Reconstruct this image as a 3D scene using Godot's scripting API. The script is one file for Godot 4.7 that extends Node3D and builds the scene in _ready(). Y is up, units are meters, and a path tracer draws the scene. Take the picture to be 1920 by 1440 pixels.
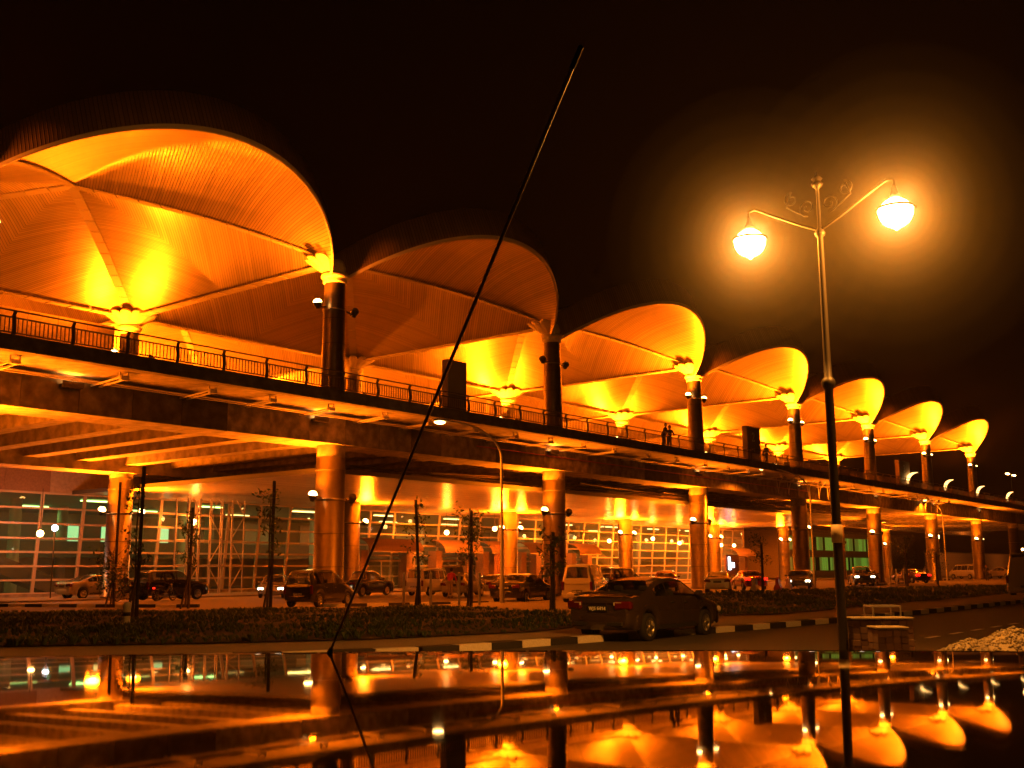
extends Node3D

const CX0 := 36.05
const BAY := 18.8
const ZF := -40.0
const ZB := -58.6
const ZC := -77.2
const CAP := 16.6
var M := {}
var used := {}
var rng := RandomNumberGenerator.new()
const SODIUM := Color(1.0, 0.15, 0.0015)

func lin(r: float, g: float, b: float) -> Color:
	return Color(r, g, b).linear_to_srgb()

# ---------------------------------------------------------------- naming and nodes
func numbered(n: String) -> String:
	if not used.has(n):
		used[n] = 0
		return n
	used[n] += 1
	return "%s_%03d" % [n, used[n]]

func tag(o: Node3D, label: String, category: String, group := "", kind := "") -> void:
	o.set_meta("label", label)
	if category != "": o.set_meta("category", category)
	if group != "": o.set_meta("group", group)
	if kind != "": o.set_meta("kind", kind)

func base(called: String, at: Vector3, turn := 0.0) -> Node3D:
	var o := Node3D.new()
	o.name = numbered(called)
	add_child(o)
	o.position = at
	o.rotation.y = turn
	return o

func inst(called: String, mesh: Mesh, m: Material, parent: Node, t := Transform3D.IDENTITY) -> MeshInstance3D:
	var o := MeshInstance3D.new()
	o.mesh = mesh
	if m != null: o.material_override = m
	o.transform = t
	if parent == self:
		o.name = numbered(called)
		add_child(o)
	else:
		o.name = called
		parent.add_child(o, true)
	return o

func build(called: String, st: SurfaceTool, m: Material, parent: Node, tangents := false) -> MeshInstance3D:
	return inst(called, fin(st, tangents), m, parent)

func fin(st: SurfaceTool, tangents := false) -> ArrayMesh:
	st.generate_normals()
	if tangents: st.generate_tangents()
	return st.commit()

func setting(called: String, st: SurfaceTool, m: Material, label: String) -> MeshInstance3D:
	var o := build(called, st, m, self)
	o.set_meta("kind", "structure")
	o.set_meta("label", label)
	return o

# ---------------------------------------------------------------- shapes
func tool(smooth := false) -> SurfaceTool:
	var st := SurfaceTool.new()
	st.begin(Mesh.PRIMITIVE_TRIANGLES)
	st.set_smooth_group(0 if smooth else -1)
	return st

func tri(st: SurfaceTool, a: Vector3, b: Vector3, c: Vector3) -> void:
	st.add_vertex(a); st.add_vertex(b); st.add_vertex(c)

func quad(st: SurfaceTool, a: Vector3, b: Vector3, c: Vector3, d: Vector3) -> void:
	tri(st, a, b, c)
	tri(st, a, c, d)

func box(st: SurfaceTool, c: Vector3, s: Vector3, bs := Basis.IDENTITY) -> void:
	st.set_smooth_group(-1)
	var h := s * 0.5
	var p: Array[Vector3] = []
	for i in 8:
		p.append(c + bs * Vector3(h.x if i & 1 else -h.x, h.y if i & 2 else -h.y, h.z if i & 4 else -h.z))
	for f in [[0, 2, 3, 1], [4, 5, 7, 6], [0, 4, 6, 2], [1, 3, 7, 5], [2, 6, 7, 3], [0, 1, 5, 4]]:
		quad(st, p[f[3]], p[f[2]], p[f[1]], p[f[0]])

# a box with chamfered edges along its long faces
func soft_box(st: SurfaceTool, c: Vector3, s: Vector3, r: float, bs := Basis.IDENTITY) -> void:
	st.set_smooth_group(-1)
	var h := s * 0.5
	var pts := {}
	var k := h - Vector3(r, r, r)
	for sx in [-1, 1]:
		for sy in [-1, 1]:
			for sz in [-1, 1]:
				var v := Vector3(sx * k.x, sy * k.y, sz * k.z)
				pts[[sx, sy, sz, 0]] = c + bs * (v + Vector3(sx * r, 0, 0))
				pts[[sx, sy, sz, 1]] = c + bs * (v + Vector3(0, sy * r, 0))
				pts[[sx, sy, sz, 2]] = c + bs * (v + Vector3(0, 0, sz * r))
	var q4 := func(a, b, cc, d, n: Vector3):
		var nn: Vector3 = (b - a).cross(cc - a)
		if nn.dot(bs * n) > 0: quad(st, a, d, cc, b)
		else: quad(st, a, b, cc, d)
	for s1 in [-1, 1]:
		q4.call(pts[[s1, -1, -1, 0]], pts[[s1, 1, -1, 0]], pts[[s1, 1, 1, 0]], pts[[s1, -1, 1, 0]], Vector3(s1, 0, 0))
		q4.call(pts[[-1, s1, -1, 1]], pts[[1, s1, -1, 1]], pts[[1, s1, 1, 1]], pts[[-1, s1, 1, 1]], Vector3(0, s1, 0))
		q4.call(pts[[-1, -1, s1, 2]], pts[[1, -1, s1, 2]], pts[[1, 1, s1, 2]], pts[[-1, 1, s1, 2]], Vector3(0, 0, s1))
		for s2 in [-1, 1]:
			q4.call(pts[[s1, s2, -1, 0]], pts[[s1, s2, 1, 0]], pts[[s1, s2, 1, 1]], pts[[s1, s2, -1, 1]], Vector3(s1, s2, 0))
			q4.call(pts[[s1, -1, s2, 0]], pts[[s1, 1, s2, 0]], pts[[s1, 1, s2, 2]], pts[[s1, -1, s2, 2]], Vector3(s1, 0, s2))
			q4.call(pts[[-1, s1, s2, 1]], pts[[1, s1, s2, 1]], pts[[1, s1, s2, 2]], pts[[-1, s1, s2, 2]], Vector3(0, s1, s2))
			for s3 in [-1, 1]:
				var a: Vector3 = pts[[s1, s2, s3, 0]]
				var b: Vector3 = pts[[s1, s2, s3, 1]]
				var d: Vector3 = pts[[s1, s2, s3, 2]]
				if (b - a).cross(d - a).dot(bs * Vector3(s1, s2, s3)) > 0: tri(st, a, d, b)
				else: tri(st, a, b, d)

func frame_of(d: Vector3) -> Basis:
	var y := d.normalized()
	var x := y.cross(Vector3.UP if absf(y.y) < 0.95 else Vector3.RIGHT).normalized()
	return Basis(x, y, x.cross(y))

# a bar of square section from a to b
func bar(st: SurfaceTool, a: Vector3, b: Vector3, w: float, d := -1.0) -> void:
	var bs := frame_of(b - a)
	box(st, (a + b) * 0.5, Vector3(w, a.distance_to(b), d if d > 0 else w), bs)

func tube(st: SurfaceTool, path: Array, radii, sides := 8) -> void:
	st.set_smooth_group(0)
	var rings := []
	for i in path.size():
		var p: Vector3 = path[i]
		var d: Vector3 = (path[mini(i + 1, path.size() - 1)] - path[maxi(i - 1, 0)])
		var bs := frame_of(d)
		var r: float = radii if radii is float else radii[i]
		var ring := []
		for k in sides:
			var a := TAU * k / sides
			ring.append(p + bs.x * cos(a) * r + bs.z * sin(a) * r)
		rings.append(ring)
	for i in path.size() - 1:
		var best := 0
		var least := 1e9
		for o in sides:
			var dd: float = rings[i][0].distance_squared_to(rings[i + 1][o])
			if dd < least:
				least = dd
				best = o
		for k in sides:
			var k2 := (k + 1) % sides
			quad(st, rings[i][k], rings[i][k2], rings[i + 1][(k2 + best) % sides], rings[i + 1][(k + best) % sides])
		if best != 0:
			var turned := []
			for k in sides: turned.append(rings[i + 1][(k + best) % sides])
			rings[i + 1] = turned
	st.set_smooth_group(-1)
	for e in [0, path.size() - 1]:
		for k in sides:
			if e == 0: tri(st, path[e], rings[e][(k + 1) % sides], rings[e][k])
			else: tri(st, path[e], rings[e][k], rings[e][(k + 1) % sides])

# profile of [radius, height] turned about t's y axis
func lathe(st: SurfaceTool, prof: Array, segs := 20, t := Transform3D.IDENTITY, smooth := true) -> void:
	st.set_smooth_group(0 if smooth else -1)
	for i in prof.size() - 1:
		for k in segs:
			var a := TAU * k / segs
			var b := TAU * (k + 1) / segs
			var p: Array = prof[i]
			var q: Array = prof[i + 1]
			var v0 := t * Vector3(p[0] * cos(a), p[1], p[0] * sin(a))
			var v1 := t * Vector3(p[0] * cos(b), p[1], p[0] * sin(b))
			var v2 := t * Vector3(q[0] * cos(b), q[1], q[0] * sin(b))
			var v3 := t * Vector3(q[0] * cos(a), q[1], q[0] * sin(a))
			if p[0] > 1e-4: tri(st, v0, v1, v2)
			if q[0] > 1e-4: tri(st, v0, v2, v3)

func sheet(st: SurfaceTool, pts: PackedVector2Array, y: float) -> void:
	st.set_smooth_group(-1)
	var idx := Geometry2D.triangulate_polygon(pts)
	for i in range(0, idx.size(), 3):
		var a := Vector3(pts[idx[i]].x, y, pts[idx[i]].y)
		var b := Vector3(pts[idx[i + 1]].x, y, pts[idx[i + 1]].y)
		var c := Vector3(pts[idx[i + 2]].x, y, pts[idx[i + 2]].y)
		if (b - a).cross(c - a).y > 0: tri(st, a, c, b)
		else: tri(st, a, b, c)

# ---------------------------------------------------------------- materials
func mat(c: Color, rough := 0.7, metal := 0.0) -> StandardMaterial3D:
	var m := StandardMaterial3D.new()
	m.albedo_color = c
	m.roughness = rough
	m.metallic = metal
	return m

func glow(c: Color, e: float) -> StandardMaterial3D:
	var m := StandardMaterial3D.new()
	m.albedo_color = Color(0.9, 0.85, 0.75)
	m.emission_enabled = true
	m.emission = c
	m.emission_energy_multiplier = e
	return m

func noise_tex(seed_: int, freq: float, lo: Color, hi: Color, size := 512, octaves := 4) -> ImageTexture:
	var n := FastNoiseLite.new()
	n.seed = seed_
	n.frequency = freq
	n.fractal_octaves = octaves
	var im := n.get_seamless_image(size, size)
	im.convert(Image.FORMAT_RGB8)
	for y in size:
		for x in size:
			var v := im.get_pixel(x, y).r
			im.set_pixel(x, y, lo.lerp(hi, v))
	im.generate_mipmaps()
	return ImageTexture.create_from_image(im)

func surface(seed_: int, lo: Color, hi: Color, freq: float, scale: float, rough: float, bump := 0.0, size := 512) -> StandardMaterial3D:
	var m := StandardMaterial3D.new()
	m.albedo_texture = noise_tex(seed_, freq, lo, hi, size)
	m.uv1_triplanar = true
	m.uv1_world_triplanar = true
	m.uv1_scale = Vector3.ONE * scale
	m.roughness = rough
	if bump > 0.0:
		m.heightmap_enabled = true
		m.heightmap_texture = m.albedo_texture
		m.heightmap_scale = bump
	return m

# narrow metal planks: the joint is a dark recessed line, each plank its own slight tone
func plank_mat(c: Color, rough: float, metal: float, seed_: int, relief := 1.6) -> StandardMaterial3D:
	var r := RandomNumberGenerator.new()
	r.seed = seed_
	var n := 32
	var w := 16
	var im := Image.create(n * w, 64, false, Image.FORMAT_RGB8)
	var hm := Image.create(n * w, 64, false, Image.FORMAT_RGB8)
	for k in n:
		var tone := r.randf_range(0.88, 1.0)
		for x in w:
			var gap := x < 3
			var prof := 1.0 if not gap else 0.0
			if x == 3 or x == w - 1: prof = 0.8
			for y in 64:
				var g := r.randf_range(0.97, 1.0)
				var v := (tone if not gap else tone * 0.62) * g
				im.set_pixel(k * w + x, y, Color(c.r * v, c.g * v, c.b * v))
				hm.set_pixel(k * w + x, y, Color(prof, prof, prof))
	im.generate_mipmaps()
	var m := StandardMaterial3D.new()
	m.albedo_texture = ImageTexture.create_from_image(im)
	m.heightmap_enabled = true
	m.heightmap_texture = ImageTexture.create_from_image(hm)
	m.heightmap_scale = relief
	m.roughness = rough
	m.metallic = metal
	return m

func make_materials() -> void:
	M.ceiling = plank_mat(Color(0.76, 0.70, 0.60), 0.36, 0.5, 3, 0.7)
	M.soffit = plank_mat(Color(0.86, 0.80, 0.70), 0.25, 0.3, 5, 0.8)
	M.rim = plank_mat(Color(0.55, 0.46, 0.42), 0.75, 0.1, 7)
	M.panel = [mat(lin(0.46, 0.41, 0.35), 0.6), mat(lin(0.42, 0.38, 0.33), 0.6), mat(lin(0.49, 0.44, 0.37), 0.6)]
	M.edge = mat(lin(0.6, 0.55, 0.48), 0.5)
	M.petal = surface(41, Color(0.78, 0.75, 0.68), Color(0.92, 0.90, 0.85), 0.02, 0.7, 0.6)
	M.shaft = surface(42, Color(0.40, 0.37, 0.33), Color(0.48, 0.45, 0.41), 0.012, 0.35, 0.34)
	M.shaft.metallic = 0.9
	M.joint = mat(lin(0.05, 0.045, 0.04), 0.8)
	M.steel = mat(lin(0.35, 0.33, 0.3), 0.4, 0.8)
	M.dark_steel = mat(lin(0.05, 0.045, 0.04), 0.45, 0.4)
	M.rail = mat(lin(0.11, 0.085, 0.07), 0.5, 0.2)
	M.lamp_post = mat(lin(0.022, 0.018, 0.015), 0.5, 0.1)
	M.black = mat(lin(0.015, 0.015, 0.015), 0.6)
	M.galv = mat(lin(0.32, 0.31, 0.29), 0.5, 0.5)
	M.concrete = []
	for i in 5:
		var t: float = [1.0, 0.82, 0.66, 0.92, 0.54][i]
		M.concrete.append(surface(50 + i, Color(0.33, 0.31, 0.29) * t, Color(0.62, 0.59, 0.55) * t, 0.012, 0.22, 0.9, 0.5))
	M.beam = surface(61, Color(0.38, 0.36, 0.33), Color(0.62, 0.58, 0.53), 0.010, 0.25, 0.88, 0.4)
	M.asphalt = surface(62, Color(0.20, 0.19, 0.18), Color(0.31, 0.29, 0.27), 0.06, 0.35, 0.75, 0.4)
	M.ground = surface(63, Color(0.42, 0.40, 0.36), Color(0.55, 0.52, 0.47), 0.03, 0.22, 0.85, 0.3)
	M.paving = surface(64, Color(0.40, 0.37, 0.33), Color(0.56, 0.52, 0.46), 0.05, 0.6, 0.85, 0.3)
	M.soil = surface(65, Color(0.05, 0.04, 0.03), Color(0.13, 0.10, 0.07), 0.05, 0.7, 0.95, 1.5)
	M.white = surface(66, Color(0.72, 0.70, 0.66), Color(0.86, 0.84, 0.80), 0.05, 0.8, 0.7)
	M.kerb_black = surface(67, Color(0.10, 0.10, 0.09), Color(0.20, 0.19, 0.18), 0.05, 0.8, 0.7)
	M.line = mat(lin(0.6, 0.57, 0.5), 0.7)
	M.leaf = mat(lin(0.04, 0.07, 0.022), 0.6)
	M.leaf.backlight_enabled = true
	M.leaf.backlight = Color(0.15, 0.2, 0.06)
	M.bark = mat(lin(0.07, 0.05, 0.035), 0.9)
	M.stake = mat(lin(0.04, 0.03, 0.022), 0.9)
	M.lamp = glow(lin(1.0, 0.5, 0.12), 14.0)
	M.globe = glow(lin(1.0, 0.5, 0.14), 30.0)
	M.white_lamp = glow(lin(0.85, 0.95, 1.0), 6.0)
	M.off_lens = mat(lin(0.12, 0.11, 0.1), 0.15)
	M.tyre = mat(lin(0.012, 0.012, 0.012), 0.85)
	M.rim_metal = mat(lin(0.5, 0.48, 0.45), 0.3, 0.9)
	M.car_glass = mat(Color(0.06, 0.07, 0.07, 0.42), 0.03)
	M.car_glass.transparency = BaseMaterial3D.TRANSPARENCY_ALPHA
	M.seat = mat(lin(0.06, 0.055, 0.05), 0.85)
	M.car_trim = mat(lin(0.02, 0.02, 0.02), 0.5)
	M.plate = mat(lin(0.012, 0.012, 0.012), 0.4)
	M.plate_text = mat(lin(0.75, 0.75, 0.72), 0.5)
	M.red_lens = mat(lin(0.09, 0.006, 0.005), 0.1)
	M.clear_lens = mat(lin(0.55, 0.52, 0.48), 0.08)
	M.amber_lens = mat(lin(0.5, 0.16, 0.02), 0.1)
	M.brake = glow(Color(1.0, 0.06, 0.04), 1.6)
	M.headlight = glow(lin(1.0, 0.8, 0.5), 5.0)
	M.mullion = mat(lin(0.46, 0.40, 0.32), 0.45, 0.2)
	M.pane = mat(Color(0.62, 0.74, 0.66, 0.10), 0.03)
	M.pane.transparency = BaseMaterial3D.TRANSPARENCY_ALPHA
	M.plaster = surface(68, Color(0.58, 0.52, 0.44), Color(0.70, 0.63, 0.54), 0.02, 0.3, 0.8)
	M.interior = mat(lin(0.24, 0.24, 0.2), 0.7)
	M.interior_dark = mat(lin(0.05, 0.05, 0.045), 0.6)
	M.floor_in = mat(lin(0.1, 0.1, 0.09), 0.3)
	M.hood = surface(69, Color(0.46, 0.36, 0.28), Color(0.56, 0.45, 0.35), 0.02, 0.5, 0.5)
	M.sign_box = mat(lin(0.3, 0.24, 0.2), 0.5)
	M.sign_text = mat(lin(0.85, 0.84, 0.8), 0.5)
	M.sign_lit = glow(Color(0.92, 0.96, 1.0), 2.2)
	M.paver = [mat(lin(0.24, 0.15, 0.11), 0.9), mat(lin(0.20, 0.13, 0.10), 0.9), mat(lin(0.28, 0.18, 0.13), 0.9)]
	M.gravel = surface(70, Color(0.42, 0.39, 0.34), Color(0.66, 0.62, 0.55), 0.09, 0.9, 0.95, 2.5)
	M.red_plastic = mat(lin(0.45, 0.03, 0.02), 0.45)
	M.conduit = mat(lin(0.45, 0.42, 0.38), 0.5, 0.3)

func skin_mat() -> StandardMaterial3D:
	var m := StandardMaterial3D.new()
	m.vertex_color_use_as_albedo = true
	m.roughness = 0.8
	return m

# ---------------------------------------------------------------- lamps
func spot(parent: Node3D, at: Vector3, dir: Vector3, energy: float, angle: float, soft := 0.15, c := SODIUM) -> void:
	var l := SpotLight3D.new()
	l.name = "lamp_light"
	l.light_color = Color(c.r, c.g, c.b).linear_to_srgb()
	l.light_energy = energy
	l.spot_angle = angle
	l.spot_angle_attenuation = 0.35
	l.spot_range = 120.0
	l.spot_attenuation = 2.0
	l.light_size = soft
	l.shadow_enabled = true
	parent.add_child(l, true)
	l.position = at
	l.basis = Basis.looking_at(dir.normalized(), Vector3.UP if absf(dir.normalized().y) < 0.98 else Vector3.RIGHT)

func omni(parent: Node3D, at: Vector3, energy: float, soft := 0.2, c := SODIUM) -> void:
	var l := OmniLight3D.new()
	l.name = "lamp_light"
	l.light_color = Color(c.r, c.g, c.b).linear_to_srgb()
	l.light_energy = energy
	l.omni_range = 120.0
	l.omni_attenuation = 2.0
	l.light_size = soft
	l.shadow_enabled = true
	parent.add_child(l, true)
	l.position = at

# a floodlight on an arm; side -1 or 1 along X from the column's face, tilted upwards
func floodlight(at: Vector3, side: float, lit: bool, energy: float, aim: Vector3, label: String, group: String, domed := true) -> void:
	var o := base("floodlight", at)
	tag(o, label, "floodlight", group)
	var up := aim.normalized()
	var bs := frame_of((up + Vector3(0, 0, 0.35)).normalized())
	var st := tool()
	bar(st, Vector3(-side * 0.55, -0.02, 0), Vector3(-side * 0.1, -0.12, 0), 0.06)
	bar(st, Vector3(-side * 0.1, -0.12, 0.17), Vector3(0, -0.02, 0.17), 0.04)
	bar(st, Vector3(-side * 0.1, -0.12, -0.17), Vector3(0, -0.02, -0.17), 0.04)
	bar(st, Vector3(-side * 0.1, -0.12, -0.19), Vector3(-side * 0.1, -0.12, 0.19), 0.04)
	build("bracket", st, M.dark_steel, o)
	var h := tool()
	lathe(h, [[0.0, -0.22], [0.11, -0.22], [0.13, -0.14], [0.2, -0.02], [0.24, 0.06], [0.24, 0.1], [0.215, 0.1], [0.19, 0.02]], 16, Transform3D(bs, Vector3.ZERO))
	build("housing", h, M.dark_steel, o)
	var g := tool()
	lathe(g, [[0.212, 0.075], [0.21, 0.14], [0.17, 0.22], [0.1, 0.27], [0.0, 0.285]] if domed else [[0.2, 0.06], [0.12, 0.08], [0.0, 0.085]], 16, Transform3D(bs, Vector3.ZERO))
	build("lens", g, M.lamp if lit else M.off_lens, o)
	if lit:
		spot(o, up * 0.32, up, energy, 84.0, 0.4)

func scroll(st: SurfaceTool, c: Vector3, r: float, ax: Vector3, turns: float, start: float, flip: float, thick: float) -> void:
	var path := []
	for i in 25:
		var u := i / 24.0
		var a := start + flip * turns * TAU * u
		var rr := r * (1.0 - 0.78 * u)
		path.append(c + ax * cos(a) * rr + Vector3.UP * sin(a) * rr)
	tube(st, path, thick, 6)

func ornate_lamp() -> void:
	var o := base("ornamental_street_lamp", Vector3(14.86, 0, -5.88))
	tag(o, "tall ornamental lamp post with two glowing bowl lamps beside the brick stacks", "street lamp")
	var st := tool()
	lathe(st, [[0.0, 0.0], [0.2, 0.0], [0.2, 0.25], [0.12, 0.32], [0.068, 0.5], [0.062, 4.15], [0.09, 4.2], [0.105, 4.25], [0.09, 4.3], [0.06, 4.34], [0.052, 4.6], [0.044, 6.45], [0.075, 6.48], [0.08, 6.52], [0.055, 6.56], [0.03, 6.6], [0.026, 7.2], [0.07, 7.24], [0.09, 7.28], [0.07, 7.3], [0.05, 7.33], [0.085, 7.36], [0.03, 7.42], [0.0, 7.5]], 18)
	build("post", st, M.lamp_post, o)
	var band := tool()
	lathe(band, [[0.062, 1.95], [0.08, 1.96], [0.08, 2.2], [0.062, 2.21]], 18)
	build("sticker_band", band, mat(lin(0.5, 0.4, 0.25), 0.7), o)
	for s in [-1.0, 1.0]:
		var a := tool()
		var ax := Vector3(0, 0, s)
		tube(a, [Vector3(0, 6.55, 0), Vector3(0, 6.7, s * 0.3), Vector3(0, 6.95, s * 0.75), Vector3(0, 7.1, s * 1.02), Vector3(0, 7.08, s * 1.13), Vector3(0, 6.97, s * 1.13)], 0.022, 8)
		scroll(a, Vector3(0, 6.95, s * 0.17), 0.14, ax, 1.4, -PI / 2, 1.0, 0.012)
		scroll(a, Vector3(0, 7.13, s * 0.42), 0.12, ax, 1.3, PI / 2, -1.0, 0.012)
		tube(a, [Vector3(0, 6.81, s * 0.17), Vector3(0, 6.9, s * 0.33), Vector3(0, 7.02, s * 0.5), Vector3(0, 7.25, s * 0.42)], 0.012, 6)
		build("arm", a, M.lamp_post, o)
		var h := tool()
		var ht := Transform3D(Basis.IDENTITY, Vector3(0, 6.6, s * 1.13))
		lathe(h, [[0.0, 0.4], [0.035, 0.38], [0.05, 0.3], [0.075, 0.25], [0.085, 0.215], [0.06, 0.205]], 20, ht)
		build("lamp_cap", h, M.lamp_post, o)
		var hk := tool()
		lathe(hk, [[0.262, 0.03], [0.275, 0.04], [0.275, 0.055], [0.262, 0.065]], 24, ht)
		build("lamp_ring", hk, M.lamp_post, o)
		var g := tool()
		lathe(g, [[0.0, 0.2], [0.09, 0.19], [0.16, 0.14], [0.225, 0.07], [0.242, 0.035], [0.24, 0.0], [0.226, -0.07], [0.185, -0.15], [0.12, -0.2], [0.05, -0.23], [0.03, -0.255], [0.0, -0.275]], 20, ht)
		build("lamp_bowl", g, M.globe, o)
		omni(o, Vector3(0, 6.52, s * 1.13), 16.0, 0.2, Color(1.0, 0.28, 0.012))
		var mist := base("lamp_mist", Vector3(14.86, 6.62, -5.88 + s * 1.13))
		tag(mist, "faint glowing night mist around the %s bowl lamp" % ("farther" if s < 0 else "nearer"), "mist", "", "stuff")
		for ly in range(11):
			var fv := FogVolume.new()
			fv.shape = RenderingServer.FOG_VOLUME_SHAPE_ELLIPSOID
			var sz := 0.72 * pow(1.2, ly)
			fv.size = Vector3(sz, sz * 1.05, sz)
			var fm := FogMaterial.new()
			fm.density = 0.036 * pow(0.72 / sz, 2.0)
			fm.albedo = Color(0.95, 0.93, 0.9)
			fv.material = fm
			fv.name = "mist_layer"
			mist.add_child(fv, true)

func street_lamp(at: Vector3, h: float, reach: Vector3, label: String, lit := true) -> void:
	var o := base("street_lamp", at)
	tag(o, label, "street lamp", "curved arm street lamps along the median")
	var st := tool()
	var path := [Vector3.ZERO, Vector3(0, 1.2, 0), Vector3(0, 1.25, 0), Vector3(0, h * 0.8, 0)]
	var rr := [0.11, 0.11, 0.085, 0.06]
	for i in 9:
		var u := (i + 1) / 9.0
		path.append(Vector3(0, h * 0.8, 0) + reach * (1.0 - cos(u * PI / 2)) + Vector3(0, h * 0.2 * sin(u * PI / 2), 0))
		rr.append(0.055 - 0.015 * u)
	tube(st, path, rr, 10)
	build("post", st, M.galv, o)
	var d := reach.normalized()
	var tip := Vector3(0, h, 0) + reach
	var hd := tool()
	soft_box(hd, tip + d * 0.3 + Vector3(0, 0.03, 0), Vector3(0.75, 0.13, 0.3), 0.05, Basis(d, Vector3.UP, d.cross(Vector3.UP)))
	build("lamp_head", hd, M.galv, o)
	var ln := tool()
	var t := Transform3D(Basis(d * 1.7, Vector3.UP, d.cross(Vector3.UP)), tip + d * 0.35 + Vector3(0, -0.03, 0))
	lathe(ln, [[0.15, 0.0], [0.14, -0.06], [0.09, -0.1], [0.0, -0.12]], 14, t)
	build("lens", ln, M.lamp if lit else M.off_lens, o)
	if lit:
		spot(o, tip + d * 0.35 + Vector3(0, -0.22, 0), Vector3(0, -1, 0), 45.0, 75.0, 0.15)

# ---------------------------------------------------------------- canopy
func rib_pieces(parent: Node3D, called: String, f: Callable, n: int, w: float, sub: int) -> void:
	var r := Node3D.new()
	r.name = called
	parent.add_child(r, true)
	for i in n:
		var st := tool()
		for j in sub:
			var u0 := (i + (j / float(sub))) / n + (0.003 if j == 0 else 0.0)
			var u1 := (i + ((j + 1) / float(sub))) / n - (0.003 if j == sub - 1 else 0.0)
			var a: Vector3 = f.call(u0)
			var b: Vector3 = f.call(u1)
			var side := (b - a).cross(Vector3.UP).normalized() * w * 0.5
			var down := Vector3(0, -0.06, 0)
			quad(st, a - side + down, a + side + down, b + side + down, b - side + down)
			quad(st, a - side, b - side, b + side, a + side)
			quad(st, a - side, a - side + down, b - side + down, b - side)
			quad(st, a + side, b + side, b + side + down, a + side + down)
			if j == 0: quad(st, a - side, a + side, a + side + down, a - side + down)
			if j == sub - 1: quad(st, b - side, b - side + down, b + side + down, b + side)
		build("panel", st, M.panel[rng.randi() % 3], r)

func web(parent: Node3D, called: String, f: Callable, nu: int, nv: int, uvf: Callable) -> void:
	var st := tool(true)
	for i in nu:
		for j in nv:
			var p := []
			for c in [[i, j], [i + 1, j], [i + 1, j + 1], [i, j + 1]]:
				var q: Vector3 = f.call(c[0] / float(nu), c[1] / float(nv))
				p.append([q, uvf.call(q, c[0] / float(nu), c[1] / float(nv))])
			for k in [0, 1, 2, 0, 2, 3]:
				st.set_uv(p[k][1])
				st.add_vertex(p[k][0])
	build(called, st, M.ceiling, parent, true)

func corner_y(front: bool) -> float:
	return 17.25 if front else 17.2

func arch_point(xc: float, th: float) -> Vector3:
	var s := sin(th)
	return Vector3(xc + 9.2 * cos(th), 15.99 + 3.63 * pow(s, 1.63), -40.47 + 4.97 * pow(s, 1.46))

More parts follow.
